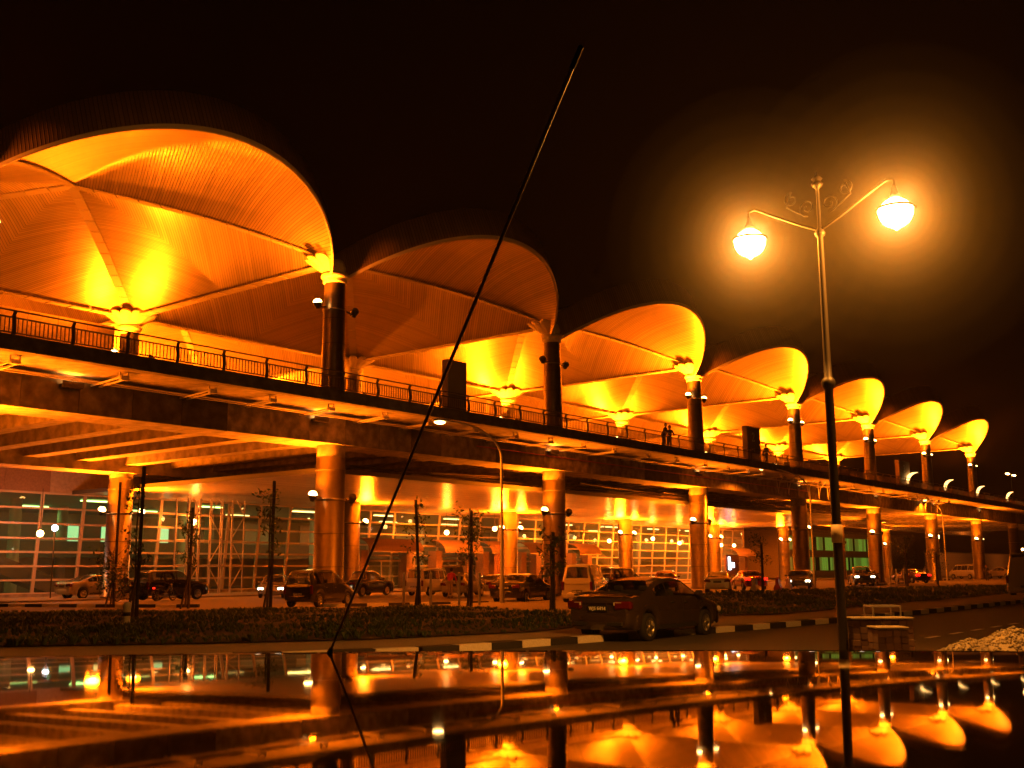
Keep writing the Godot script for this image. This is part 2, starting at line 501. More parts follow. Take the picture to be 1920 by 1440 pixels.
func canopy_bay(b: int, row: int, label: String) -> void:
	var xc := CX0 + BAY * (b - 0.5)
	var z0 := ZF if row == 0 else ZB
	var z1 := ZB if row == 0 else ZC
	var zc := (z0 + z1) * 0.5
	var apex := Vector3(xc, 20.85, zc)
	var o := base("roof_canopy_bay", Vector3.ZERO)
	tag(o, label, "canopy", "petal shaped canopy bays over the upper deck")
	var cs := [Vector3(xc - 9.4, 17.25, z0), Vector3(xc + 9.4, 17.25, z0), Vector3(xc + 9.4, 17.2, z1), Vector3(xc - 9.4, 17.2, z1)]
	var rise := func(a: Vector3, c: Vector3, u: float) -> Vector3:
		return a.lerp(c, u) + Vector3(0, 0.35 * sin(PI * u), 0)
	var uv_front := func(p: Vector3, u: float, v: float) -> Vector2:
		var c := absf(cos(PI * u))
		var w := lerpf(18.8 * c, 9.4 + 9.4 * c, v)
		return Vector2(w / 0.2 / 32.0, (p.x - p.z) * 0.05)
	var uvf := func(p: Vector3, _u: float, _v: float) -> Vector2:
		var w := absf(p.x - xc) + absf(p.z - zc)
		return Vector2(w / 0.2 / 32.0, (p.x - p.z) * 0.05)
	var names := ["web", "web", "web", "web"]
	for k in 4:
		var c0: Vector3 = cs[k]
		var c1: Vector3 = cs[(k + 1) % 4]
		if row == 0 and k == 0: continue
		web(o, names[k], func(u: float, v: float) -> Vector3:
			var e := c0.lerp(c1, u)
			var q: Vector3 = apex.lerp(e, v)
			var edge := absf(u - 0.5) * 2.0
			q.y += 0.35 * sin(PI * v) * edge * edge + 0.75 * (1.0 - edge * edge) * sin(PI * v) * 0.75
			return q, 24, 16, uvf)
	if row == 0:
		web(o, "front_web", func(u: float, v: float) -> Vector3:
			var a := arch_point(xc, PI * (1.0 - u))
			var dx := clampf(a.x - xc, -9.4, 9.4)
			var t := absf(dx) / 9.4
			var r: Vector3 = rise.call(apex, cs[1 if dx > 0 else 0], t)
			r.x = a.x
			var q := r.lerp(a, v)
			q.y += (0.55 * (1.0 - t) + 0.15) * sin(PI * v)
			return q, 72, 20, uv_front)
		var rim := tool(true)
		var edge := tool(true)
		var n := 60
		for i in n:
			var pr := []
			for j in [i, i + 1]:
				var th: float = PI * (1.0 - j / float(n))
				var a := arch_point(xc, th)
				var hgt := 1.35 + 0.45 * sin(th)
				pr.append([a, a + Vector3(0, hgt, -0.15 - 0.5 * sin(th)), a + Vector3(0, hgt, -1.0), j * 0.33])
			var A: Array = pr[0]
			var B: Array = pr[1]
			for q in [[A[0] + Vector3(0, 0.14, 0.05), 0.0, A[3]], [B[0] + Vector3(0, 0.14, 0.05), 0.0, B[3]], [B[1], 1.0, B[3]], [A[0] + Vector3(0, 0.14, 0.05), 0.0, A[3]], [B[1], 1.0, B[3]], [A[1], 1.0, A[3]], [A[1], 1.0, A[3]], [B[1], 1.0, B[3]], [B[2], 2.0, B[3]], [A[1], 1.0, A[3]], [B[2], 2.0, B[3]], [A[2], 2.0, A[3]]]:
				rim.set_uv(Vector2(q[2] / 4.0, q[1]))
				rim.add_vertex(q[0])
			var w0: Vector3 = A[0]
			var w1: Vector3 = B[0]
			quad(edge, w0 + Vector3(0, -0.07, 0.08), w1 + Vector3(0, -0.07, 0.08), w1 + Vector3(0, 0.14, 0.08), w0 + Vector3(0, 0.14, 0.08))
			quad(edge, w0 + Vector3(0, -0.07, -0.06), w1 + Vector3(0, -0.07, -0.06), w1 + Vector3(0, -0.07, 0.08), w0 + Vector3(0, -0.07, 0.08))
		build("roof_rim", rim, M.rim, o, true)
		build("arch_edge", edge, M.edge, o)
	for k in 4:
		var cc: Vector3 = cs[k]
		rib_pieces(o, "rib", func(u: float) -> Vector3: return rise.call(apex, cc, u) + Vector3(0, -0.03, 0), 12, 0.52, 2)
	rib_pieces(o, "valley_band", func(u: float) -> Vector3: return cs[1].lerp(cs[2], u) + Vector3(0, -0.05, 0), 14, 0.6, 1)
	if row == 0:
		rib_pieces(o, "valley_band", func(u: float) -> Vector3: return cs[2].lerp(cs[3], u) + Vector3(0, -0.05, 0), 14, 0.6, 1)
	if b == 0:
		rib_pieces(o, "valley_band", func(u: float) -> Vector3: return cs[3].lerp(cs[0], u) + Vector3(0, -0.05, 0), 14, 0.6, 1)

var petal_mesh: ArrayMesh
func make_petal() -> ArrayMesh:
	var st := tool(true)
	var nu := 10
	var nv := 8
	var half := PI / 12.0 * 1.04
	var f := func(i: int, j: int, off: float) -> Vector3:
		var s := (i / float(nu)) * 2.0 - 1.0
		var top := 0.72 + 0.28 * sqrt(maxf(0.0, 1.0 - s * s))
		var t := j / float(nv) * top
		var r := 0.5 + 1.02 * pow(t, 1.1) + off
		var bul := 0.1 * (1.0 - s * s) * t
		var a := s * half
		return Vector3((r + bul) * cos(a), 0.05 + 0.82 * t - off * 0.5, (r + bul) * sin(a))
	for off in [0.0, -0.06]:
		for i in nu:
			for j in nv:
				if off == 0.0: quad(st, f.call(i, j, off), f.call(i + 1, j, off), f.call(i + 1, j + 1, off), f.call(i, j + 1, off))
				else: quad(st, f.call(i, j, off), f.call(i, j + 1, off), f.call(i + 1, j + 1, off), f.call(i + 1, j, off))
	for i in nu:
		quad(st, f.call(i, nv, 0.0), f.call(i + 1, nv, 0.0), f.call(i + 1, nv, -0.06), f.call(i, nv, -0.06))
	return fin(st)

var shaft_lo: ArrayMesh
var shaft_hi: ArrayMesh
func column(k: int, row: int, label: String, upper: bool) -> void:
	var z: float = [ZF, ZB, ZC][row]
	var o := base("canopy_column", Vector3(CX0 + BAY * k, 0.1, z))
	tag(o, label, "column", "round columns under the deck and the canopy")
	if row < 2:
		inst("lower_shaft", shaft_lo, M.shaft, o)
		for h in [1.7, 3.3, 4.9, 6.4]:
			var j := tool()
			lathe(j, [[0.735, h - 0.012], [0.744, h - 0.012], [0.744, h + 0.012], [0.735, h + 0.012]], 32)
			build("joint", j, M.joint, o)
		var rg := tool()
		lathe(rg, [[0.72, 4.93], [0.77, 4.95], [0.77, 5.0], [0.72, 5.02]], 32)
		build("lamp_ring", rg, M.steel, o)
		var nk := tool()
		lathe(nk, [[0.69, 7.0], [0.7, 7.05], [0.7, 7.85]], 28)
		build("neck", nk, M.concrete[0], o)
	if not upper: return
	inst("upper_shaft", shaft_hi, M.shaft, o)
	for h in [11.3, 12.8, 14.1]:
		var j := tool()
		var r: float = 0.64 - (h - 9.4) / 6.57 * 0.11
		lathe(j, [[r + 0.003, h - 0.012], [r + 0.006, h - 0.012], [r + 0.006, h + 0.012], [r + 0.003, h + 0.012]], 32)
		build("joint", j, M.joint, o)
	var rg := tool()
	lathe(rg, [[0.54, 14.53], [0.6, 14.55], [0.6, 14.6], [0.54, 14.62]], 32)
	build("lamp_ring", rg, M.steel, o)
	var c := tool()
	lathe(c, [[0.52, 15.95], [0.6, 15.98], [0.62, 16.08], [0.6, 16.18], [0.66, 16.22], [0.72, 16.3], [0.71, 16.42], [0.64, 16.48], [0.5, 16.52]], 32)
	build("capital", c, M.petal, o)
	var hub := tool()
	lathe(hub, [[0.5, 16.48], [0.55, 16.8], [0.4, 17.2], [0.0, 17.2]], 24)
	build("hub", hub, M.petal, o)
	for i in 12:
		var a := TAU * (i + 0.5) / 12.0
		if row == 0 and sin(a) < -0.5: continue
		inst("petal", petal_mesh, M.petal, o, Transform3D(Basis(Vector3.UP, a), Vector3(0, 16.35, 0)))

func make_columns() -> void:
	petal_mesh = make_petal()
	var a := tool()
	lathe(a, [[0.84, 0.0], [0.84, 0.12], [0.74, 0.16], [0.72, 7.02], [0.69, 7.05]], 40)
	shaft_lo = fin(a)
	var b := tool()
	lathe(b, [[0.64, 9.4], [0.53, 15.97]], 40)
	shaft_hi = fin(b)
	var ord := ["first", "second", "third", "fourth", "fifth", "sixth", "seventh", "eighth"]
	for k in range(-1, 8):
		var nm := "canopy column standing out of frame beside the big arch" if k < 0 else "metal clad front row column, %s from the left" % ord[k]
		column(k, 0, nm, k < 7)
	for k in range(0, 8):
		column(k, 1, "metal clad back row column with petal capital, %s from the left" % ord[k], k < 7)
	var on_up := {-1: [true, true], 0: [true, false], 1: [false, false], 2: [true, true], 3: [true, true], 4: [true, true], 5: [true, true], 6: [true, true]}
	for k in on_up:
		for s in 2:
			var sd := -1.0 if s == 0 else 1.0
			var lit: bool = on_up[k][s]
			var w := "%s floodlight high on the %s side of the %s front column" % ["glowing" if lit else "unlit", "left" if s == 0 else "right", ord[k] if k >= 0 else "hidden"]
			floodlight(Vector3(CX0 + BAY * k + sd * 1.25, 14.75, ZF + 0.15), sd, lit, 120.0 if k >= 2 else 50.0, Vector3(sd * 0.22, 1.0, -0.30), w, "floodlights aimed up at the canopy")
	var on_back := {0: [true, false], 1: [false, false], 2: [true, false], 3: [true, false], 4: [true, false], 5: [true, false], 6: [true, false]}
	for k in on_back:
		for s in 2:
			var sd := -1.0 if s == 0 else 1.0
			var lit: bool = on_back[k][s]
			floodlight(Vector3(CX0 + BAY * k + sd * 1.25, 14.75, ZB + (0.5 if k == 0 else 0.0)), sd, lit, 130.0 if k >= 2 else 56.0, Vector3(sd * 0.32, 1.0, 0.35 if k == 0 else -0.12), "%s floodlight below the petals on the %s side of the %s back column" % ["lit" if lit else "unlit", "left" if s == 0 else "right", ord[k]], "floodlights aimed up at the canopy", false)
	var on_low := {-1: [true, true], 0: [true, false], 1: [true, false], 2: [true, false], 3: [false, true], 4: [true, false], 5: [true, true], 6: [true, true]}
	for k in on_low:
		for s in 2:
			var sd := -1.0 if s == 0 else 1.0
			var lit: bool = on_low[k][s]
			floodlight(Vector3(CX0 + BAY * k + sd * 1.3, 5.15, ZF + 0.2), sd, lit, 80.0, Vector3(sd * 0.1, 1.0, -0.1), "%s floodlight under the deck on the %s side of the %s front column" % ["glowing" if lit else "unlit", "left" if s == 0 else "right", ord[k] if k >= 0 else "hidden"], "floodlights under the deck")
	var on_lowb := {0: [true, true], 1: [false, true], 2: [true, true], 3: [true, true], 4: [true, true], 5: [true, true], 6: [true, false], 7: [true, false]}
	for k in on_lowb:
		for s in 2:
			var sd := -1.0 if s == 0 else 1.0
			var lit: bool = on_lowb[k][s]
			floodlight(Vector3(CX0 + BAY * k + sd * 1.3, 5.15, ZB + 0.2), sd, lit, 115.0, Vector3(sd * 0.1, 1.0, 0.3), "%s floodlight under the deck on the %s side of the %s back column" % ["glowing" if lit else "unlit", "left" if s == 0 else "right", ord[k]], "floodlights under the deck")
	for k in range(0, 8):
		var w := base("wall_lamp", Vector3(CX0 + BAY * (k - 0.5), 13.2, -77.55))
		tag(w, "shaded lamp on the upper terminal wall behind the %s canopy bay" % ord[k], "lamp", "lamps on the upper terminal wall")
		var hs := tool()
		soft_box(hs, Vector3(0, 0, 1.5), Vector3(0.5, 0.25, 0.6), 0.04)
		bar(hs, Vector3(0, 0, 0), Vector3(0, 0, 1.3), 0.06)
		build("housing", hs, M.dark_steel, w)
		for sd in [-1.0, 1.0]:
			var ln := tool()
			box(ln, Vector3(0, sd * 0.135, 1.5), Vector3(0.4, 0.02, 0.5))
			build("lens", ln, M.lamp, w)
			spot(w, Vector3(0, sd * 0.2, 1.5), Vector3(0, sd, 0.25), 460.0 if k == 1 else 170.0, 82.0, 0.25)
	for bay in 7:
		canopy_bay(bay, 0, "petal vaulted canopy bay with arched front edge, %s along the deck from the left" % ord[bay])
		canopy_bay(bay, 1, "rear canopy bay behind the %s arched bay from the left" % ord[bay])

# ---------------------------------------------------------------- viaduct
func plain_box(called: String, a: Vector3, b: Vector3, m: Material, parent: Node) -> MeshInstance3D:
	var st := tool()
	box(st, (a + b) * 0.5, (b - a).abs())
	return build(called, st, m, parent)

func viaduct() -> void:
	var o := base("elevated_roadway", Vector3.ZERO)
	tag(o, "long concrete elevated roadway deck running past the terminal on round columns", "viaduct")
	var x0 := -6.0
	var x1 := 215.0
	plain_box("deck_slab", Vector3(x0, 9.2, -77.0), Vector3(x1, 9.58, -35.95), M.beam, o)
	plain_box("deck_edge", Vector3(x0, 9.1, -35.95), Vector3(x1, 9.64, -35.55), M.concrete[2], o)
	plain_box("edge_beam", Vector3(x0, 7.75, -41.3), Vector3(x1, 9.21, -39.06), M.beam, o)
	plain_box("back_girder", Vector3(x0, 7.45, -59.6), Vector3(x1, 9.21, -57.6), M.beam, o)
	var pm := BoxMesh.new()
	pm.size = Vector3(2.33, 1.46, 0.08)
	var x := CX0 - BAY - 2.35 * 4.0
	while x < x1 - 3.0:
		inst("fascia_panel", pm, M.concrete[[0, 1, 3, 2, 0, 4, 1, 3][rng.randi() % 8]], o, Transform3D(Basis.IDENTITY, Vector3(x + 1.175, 8.455, -39.02 + rng.randf_range(-0.006, 0.006))))
		x += 2.35
	for k in range(-1, 9):
		var cx := CX0 + BAY * k
		for i in 6:
			var bx := cx + i * BAY / 6.0
			if bx > x1: continue
			plain_box("cross_beam", Vector3(bx - 0.45, 7.9 + 0.02 * (i % 3), -57.6), Vector3(bx + 0.45, 9.21, -41.3), M.beam, o)
	# conduits and their frames below the cantilever
	for c in [[-38.55, 8.93, 0.035], [-38.3, 8.96, 0.03]]:
		var st := tool()
		tube(st, [Vector3(x0, c[1], c[0]), Vector3(130, c[1], c[0])], c[2], 8)
		build("conduit", st, M.conduit, o)
	var fx := 6.0
	while fx < 130.0:
		var st := tool()
		for dx in [0.0, 0.34]:
			bar(st, Vector3(fx + dx, 8.88, -38.95), Vector3(fx + dx, 8.98, -36.9), 0.06)
			bar(st, Vector3(fx + dx, 8.98, -36.95), Vector3(fx + dx, 9.2, -36.95), 0.05)
		bar(st, Vector3(fx, 8.98, -36.93), Vector3(fx + 0.34, 8.98, -36.93), 0.16)
		bar(st, Vector3(fx, 8.95, -38.1), Vector3(fx + 0.34, 8.95, -38.1), 0.04)
		build("cable_bracket", st, M.conduit, o)
		fx += rng.randf_range(2.7, 4.3)
	for ux in [21.5, 34.2, 53.2, 72.0, 90.5, 109.5, 128.0, 147.0]:
		var fx2 := tool()
		soft_box(fx2, Vector3(ux, 8.72, -38.8), Vector3(0.9, 0.14, 0.3), 0.03)
		var fo := build("uplight", fx2, M.dark_steel, o)
		var ln := tool()
		box(ln, Vector3(ux, 8.785, -38.83), Vector3(0.7, 0.02, 0.14))
		box(fx2, Vector3(ux, 8.8, -38.66), Vector3(0.9, 0.2, 0.02))
		fo.mesh = fin(fx2)
		build("uplight_lens", ln, M.lamp, fo)
		spot(fo, Vector3(ux, 8.92, -38.8), Vector3(0, 0.8, 1), 3.0, 80.0, 0.15)
	for sx in [85.5, 87.6, 89.7, 91.8, 94.2, 96.3, 122.0, 124.2, 126.4, 128.6]:
		var st := tool()
		tube(st, [Vector3(sx - 2.2, 9.15, -37.2), Vector3(sx, 8.75, -38.6), Vector3(sx, 7.95, -38.75)], 0.03, 6)
		tube(st, [Vector3(sx - 1.3, 9.15, -38.3), Vector3(sx, 7.95, -38.75), Vector3(sx, 7.85, -38.7)], 0.025, 6)
		build("hanger_rod", st, M.conduit, o)
	var pipe := tool()
	tube(pipe, [Vector3(46, 8.52, -38.9), Vector3(70, 8.45, -38.9), Vector3(92, 8.4, -38.9)], 0.035, 6)
	build("red_pipe", pipe, mat(lin(0.3, 0.03, 0.02), 0.4), o)
	# railing
	var r := base("deck_railing", Vector3.ZERO)
	tag(r, "dark steel railing with upright balusters along the edge of the elevated deck", "railing")
	var zr := -35.72
	var st := tool()
	tube(st, [Vector3(x0, 10.5, zr + 0.06), Vector3(x1, 10.5, zr + 0.06)], 0.032, 8)
	build("top_rail", st, M.rail, r)
	st = tool()
	box(st, Vector3((x0 + x1) / 2, 10.27, zr), Vector3(x1 - x0, 0.05, 0.05))
	build("middle_rail", st, M.rail, r)
	st = tool()
	box(st, Vector3((x0 + x1) / 2, 9.74, zr), Vector3(x1 - x0, 0.04, 0.05))
	build("bottom_rail", st, M.rail, r)
	var ps := tool()
	for d in [-0.03, 0.03]:
		var pp := [Vector3(d, 9.62, 0.0), Vector3(d, 9.9, 0.05), Vector3(d, 10.15, 0.02), Vector3(d, 10.35, -0.02), Vector3(d, 10.48, 0.06)]
		for i in 4: bar(ps, pp[i], pp[i + 1], 0.03, 0.08)
	var post := fin(ps)
	var bs := BoxMesh.new()
	bs.size = Vector3(0.028, 0.5, 0.028)
	var px := 17.55 - 2.18 * 8
	var near := 0
	var rest := tool()
	while px < 190.0:
		inst("post", post, M.rail, r, Transform3D(Basis.IDENTITY, Vector3(px, 0, zr)))
		for i in range(1, 14):
			var bx := px + 2.18 * i / 14.0
			if bx > 16.0 and near < 298:
				inst("baluster", bs, M.rail, r, Transform3D(Basis.IDENTITY, Vector3(bx, 10.0, zr)))
				near += 1
			elif bx > 16.0:
				box(rest, Vector3(bx, 10.0, zr), bs.size)
		px += 2.18
	var ro := build("far_balusters", rest, M.rail, r)
	ro.set_meta("kind", "stuff")
	# signs and things on the deck
	deck_sign(Vector3(41.9, 9.6, -37.0), 1.5, 2.95, "", "plain dark sign pillar behind the deck railing between first and second front columns")
	deck_sign(Vector3(77.1, 9.6, -37.0), 2.3, 2.95, "2", "sign pillar numbered 2 behind the deck railing")
	deck_sign(Vector3(112.2, 9.6, -37.0), 3.2, 2.95, "3", "sign pillar numbered 3 behind the deck railing near the crescent lamps")
	var i := 0
	for cx in [113.0, 125.6, 138.4, 152.2]:
		crescent(Vector3(cx, 9.6, -36.6), ["first", "second", "third", "fourth"][i])
		i += 1

func deck_sign(at: Vector3, w: float, h: float, txt: String, label: String) -> void:
	var o := base("sign_pillar", at)
	tag(o, label, "sign", "sign pillars on the deck")
	var st := tool()
	soft_box(st, Vector3(0, h / 2, 0), Vector3(w, h, 0.45), 0.03)
	build("pillar_body", st, M.sign_box, o)
	if txt == "": return
	var t := TextMesh.new()
	t.text = txt
	var f := SystemFont.new()
	f.font_names = ["Droid Serif"]
	t.font = f
	t.font_size = 90
	t.pixel_size = 0.011
	t.depth = 0.02
	inst("number", t, M.sign_text, o, Transform3D(Basis.IDENTITY, Vector3(-w * 0.05, h * 0.72, 0.236)))
	var t2 := TextMesh.new()
	t2.text = "i"
	t2.font = f
	t2.font_size = 50
	t2.pixel_size = 0.008
	t2.depth = 0.02
	inst("small_mark", t2, M.sign_text, o, Transform3D(Basis.IDENTITY, Vector3(0, h * 0.38, 0.236)))

func crescent(at: Vector3, which: String) -> void:
	var o := base("crescent_lamp", at)
	tag(o, "crescent shaped lit lamp above the far deck railing, %s of four from the left" % which, "lamp", "crescent lamps on the far deck")
	var st := tool()
	tube(st, [Vector3.ZERO, Vector3(0, 1.45, 0)], 0.05, 8)
	build("post", st, M.dark_steel, o)
	var c := tool(true)
	var n := 18
	var pts := []
	for i in n + 1:
		var u := i / float(n)
		var a := lerpf(-0.25, 1.5, u)
		var w := 0.02 + 0.2 * pow(sin(PI * pow(u, 0.8)), 0.9)
		pts.append([Vector3(3.4 * (1.0 - cos(a)) - 0.7, 0.85 + 1.1 * sin(a), 0), w])
	for i in n:
		var a: Vector3 = pts[i][0]
		var b: Vector3 = pts[i + 1][0]
		var d := (b - a).normalized()
		var nn := Vector3(-d.y, d.x, 0)
		for z in [-0.12, 0.12]:
			var zz := Vector3(0, 0, z)
			quad(c, a + zz, b + zz, b - nn * pts[i + 1][1] + zz, a - nn * pts[i][1] + zz)
		quad(c, a + Vector3(0, 0, -0.12), b + Vector3(0, 0, -0.12), b + Vector3(0, 0, 0.12), a + Vector3(0, 0, 0.12))
		quad(c, a - nn * pts[i][1] + Vector3(0, 0, -0.12), b - nn * pts[i + 1][1] + Vector3(0, 0, -0.12), b - nn * pts[i + 1][1] + Vector3(0, 0, 0.12), a - nn * pts[i][1] + Vector3(0, 0, 0.12))
	build("lamp_crescent", c, glow(lin(1.0, 0.5, 0.13), 1.6), o)

# ---------------------------------------------------------------- terminal
func terminal() -> void:
	var o := base("terminal_building", Vector3.ZERO)
	tag(o, "airport terminal with tall glazed front and lit hall behind the columns", "building")
	var xs := []
	var n0 := -6
	for n in range(n0, 35): xs.append(34.93 + 2.88 * n)
	var xa: float = xs[0]
	var xb: float = xs[-1]
	var top := 6.58
	var bot := 0.3
	var zt := -65.6
	var zb := -66.2
	var at := func(x: float, y: float) -> Vector3:
		return Vector3(x, y, lerpf(zb, zt, (y - bot) / (top - bot)))
	var mm := tool()
	bar(mm, at.call(0.0, bot), at.call(0.0, top), 0.12, 0.22)
	var mmesh := fin(mm)
	for x in xs: inst("mullion", mmesh, M.mullion, o, Transform3D(Basis.IDENTITY, Vector3(x, 0, 0.0)))
	var hs := [6.58, 5.62, 4.66, 3.74, 2.88, 2.0, 1.14, 0.3]
	for i in 8:
		var st := tool()
		var p: Vector3 = at.call(0.0, hs[i])
		box(st, Vector3((xa + xb) / 2, p.y, p.z + 0.09), Vector3(xb - xa, 0.13, 0.09))
		build("transom", st, M.mullion, o)
	for i in 7:
		var st := tool()
		var a: Vector3 = at.call(0.0, hs[i + 1] + 0.02)
		var b: Vector3 = at.call(0.0, hs[i] - 0.02)
		quad(st, a + Vector3(0.05, 0, 0.02), b + Vector3(0.05, 0, 0.02), b + Vector3(2.83, 0, 0.02), a + Vector3(2.83, 0, 0.02))
		var pm := fin(st)
		for n in xs.size() - 1:
			inst("pane", pm, M.pane, o, Transform3D(Basis.IDENTITY, Vector3(xs[n], 0, 0)))
	# walls, floors
	plain_box("plinth", Vector3(xa, 0.0, -66.5), Vector3(xb, 0.29, -66.0), M.beam, o)
	var wx: float = xa
	while wx < xb - 1.0:
		var w := rng.randf_range(2.2, 3.6)
		plain_box("wall_panel", Vector3(wx + 0.01, 6.66, -66.2), Vector3(minf(wx + w, xb), 9.19, -65.5 + rng.randf_range(-0.02, 0.02)), [M.plaster, M.hood, M.plaster][rng.randi() % 3], o)
		wx += w
	plain_box("hall_floor", Vector3(xa, -0.1, -90), Vector3(xb, 0.16, -66.3), M.floor_in, o)
	plain_box("hall_ceiling", Vector3(xa, 6.7, -90), Vector3(xb, 6.9, -66.3), M.interior, o)
	plain_box("back_wall", Vector3(xa, 0.16, -90.3), Vector3(xb, 6.7, -90), M.interior, o)
	plain_box("end_wall", Vector3(xa - 0.3, 0, -90.3), Vector3(xa - 0.02, 9.2, -66.2), M.plaster, o)
	plain_box("end_wall", Vector3(xb + 0.1, 0, -90.3), Vector3(xb + 0.4, 9.2, -65.6), M.plaster, o)
	plain_box("mezzanine", Vector3(xa, 3.0, -90), Vector3(xb, 3.5, -76), M.interior, o)
	plain_box("mezzanine_front", Vector3(xa, 2.7, -75.95), Vector3(xb, 3.9, -75.8), M.interior_dark, o)
	for n in range(0, 17):
		var cxx: float = xa + 6.0 + n * 6.8
		var st := tool()
		lathe(st, [[0.4, 0.16], [0.4, 6.7]], 18)
		inst("hall_column", fin(st), M.interior, o, Transform3D(Basis.IDENTITY, Vector3(cxx, 0, -73.5 - (n % 2) * 6.0)))
		if n % 2 == 0:
			plain_box("counter", Vector3(cxx + 1.5, 0.16, -78.5), Vector3(cxx + 4.5, 1.25, -77.6), M.interior_dark, o)
		plain_box("shop_wall", Vector3(cxx + 0.6, 3.5, -84.2), Vector3(cxx + 3.4, 6.1, -84.0), [M.interior, M.hood, M.interior_dark][n % 3], o)
	for ex in [[27.0, 1.0], [99.0, 1.0], [104.0, 1.0]]:
		var st := tool()
		bar(st, Vector3(ex[0], 5.0, -70.2), Vector3(ex[0] + 14.0, -0.4, -70.2), 1.5, 1.1)
		build("escalator", st, M.interior_dark, o)
	# strip lamps of the hall: greenish on the near side, warm further along
	for n in range(0, 12):
		var lx := xa + 5.0 + n * 9.6
		var warm := lx > 58.0
		var col := Color(1.0, 0.66, 0.16) if warm else Color(0.50, 0.95, 0.22)
		for lz in [-71.0, -80.0]:
			var st := tool()
			box(st, Vector3(lx, 6.6, lz), Vector3(2.4, 0.08, 0.3))
			build("strip_lamp", st, glow(Color(col.r, col.g, col.b).linear_to_srgb(), 2.0), o)
			var l := AreaLight3D.new()
			l.name = "lamp_light"
			l.area_size = Vector2(2.4, 0.3)
			l.light_color = Color(col.r, col.g, col.b).linear_to_srgb()
			l.light_energy = 7.0 if warm else 2.6
			l.area_range = 60.0
			l.shadow_enabled = true
			o.add_child(l, true)
			l.position = Vector3(lx, 6.5, lz)
			l.rotation.x = -PI / 2
	for d in [[47.0, 4.3], [50.0, 4.3], [39.5, 4.4], [33.0, 5.0], [55.6, 4.4]]:
		plain_box("lit_doorway", Vector3(d[0], 3.55, -83.9), Vector3(d[0] + 0.9, 5.4, -83.8), glow(lin(0.3, 0.9, 0.35), 0.3), o)
	# soffit of narrow metal boards over the kerbside
	var sf := tool()
	var X0 := 36.9
	var X1 := 122.0
	var Z0 := -41.5
	var Z1 := -65.55
	for q in [[X0, Z0], [X1, Z0], [X1, Z1], [X0, Z0], [X1, Z1], [X0, Z1]]:
		sf.set_uv(Vector2(q[1] / 0.25 / 32.0, q[0] * 0.05))
		sf.add_vertex(Vector3(q[0], 6.6, q[1]))
	build("soffit", sf, M.soffit, o, true)
	plain_box("soffit_edge", Vector3(X0, 6.58, Z0), Vector3(X1, 6.82, Z0 + 0.08), M.interior_dark, o)
	plain_box("soffit_edge", Vector3(X0 - 0.08, 6.58, Z1), Vector3(X0, 6.82, Z0 + 0.08), M.interior_dark, o)
	for i in 26:
		var st := tool()
		var dx := 37.5 + rng.randf() * 60.0
		tube(st, [Vector3(dx, rng.randf_range(6.9, 7.5), -42.0 - rng.randf() * 1.5), Vector3(dx + rng.randf_range(5, 16), rng.randf_range(6.9, 7.5), -42.0 - rng.randf() * 1.5)], rng.randf_range(0.03, 0.12), 8)
		build("service_pipe", st, [M.conduit, M.dark_steel, M.steel][i % 3], o)
	# upper level wall at the back of the departures deck
	for i in 14:
		plain_box("upper_wall_panel", Vector3(34.6 - i * 1.9, 9.6, -61.4), Vector3(36.47 - i * 1.9, 12.6, -61.0), M.plaster, o)
		plain_box("upper_wall_panel", Vector3(34.6 - i * 1.9, 12.63, -61.4), Vector3(36.47 - i * 1.9, 17.0, -61.0), M.plaster, o)
	var ux := -20.0
	while ux < 160.0:
		plain_box("upper_wall_panel", Vector3(ux, 9.6, -77.9), Vector3(ux + 2.97, 13.3, -77.6), M.plaster, o)
		plain_box("upper_wall_panel", Vector3(ux, 13.33, -77.9), Vector3(ux + 2.97, 19.0, -77.6), M.plaster, o)
		ux += 3.0
	# curved entrance hoods and their portals
	for h in [[61.9, 68.3], [71.1, 76.3], [77.6, 80.3], [83.4, 86.8], [91.9, 95.8], [127.6, 132.6]]:
		var a: float = h[0]
		var b: float = h[1]
		var st := tool(true)
		var n := 14
		for i in n:
			var t0 := PI * 0.5 * i / n
			var t1 := PI * 0.5 * (i + 1) / n
			var p0 := Vector3(0, 4.3 - 1.1 * (1.0 - cos(t0)), -65.4 + 1.7 * sin(t0))
			var p1 := Vector3(0, 4.3 - 1.1 * (1.0 - cos(t1)), -65.4 + 1.7 * sin(t1))
			var A := Vector3(a, 0, 0)
			var B := Vector3(b, 0, 0)
			quad(st, A + p0, B + p0, B + p1, A + p1)
			var q0 := p0 + Vector3(0, -0.09, -0.05)
			var q1 := p1 + Vector3(0, -0.09, -0.05)
			quad(st, A + q0, A + q1, B + q1, B + q0)
			for e in [A, B]: quad(st, e + p0, e + p1, e + q1, e + q0)
		build("entrance_hood", st, M.hood, o)
		plain_box("portal_side", Vector3(a + 0.1, 0.15, -65.9), Vector3(a + 0.9, 3.3, -64.9), M.hood, o)
		plain_box("portal_side", Vector3(b - 0.9, 0.15, -65.9), Vector3(b - 0.1, 3.3, -64.9), M.hood, o)
		plain_box("door_head", Vector3(a + 0.9, 2.35, -65.8), Vector3(b - 0.9, 2.5, -65.6), M.mullion, o)
		var dw := (b - a - 1.8) / 2.0
		for i in 2:
			var dst := tool()
			box(dst, Vector3(a + 0.9 + dw * (i + 0.5), 1.25, -65.7), Vector3(dw - 0.06, 2.1, 0.03))
			build("door_leaf", dst, M.pane, o)
			plain_box("door_stile", Vector3(a + 0.9 + dw * i, 0.2, -65.73), Vector3(a + 0.96 + dw * i, 2.35, -65.62), M.mullion, o)
	var pil := base("number_pillar", Vector3(79.2, 0.1, -64.0))
	tag(pil, "orange entrance pillar numbered 2 beside the hooded doors", "sign")
	var ps := tool()
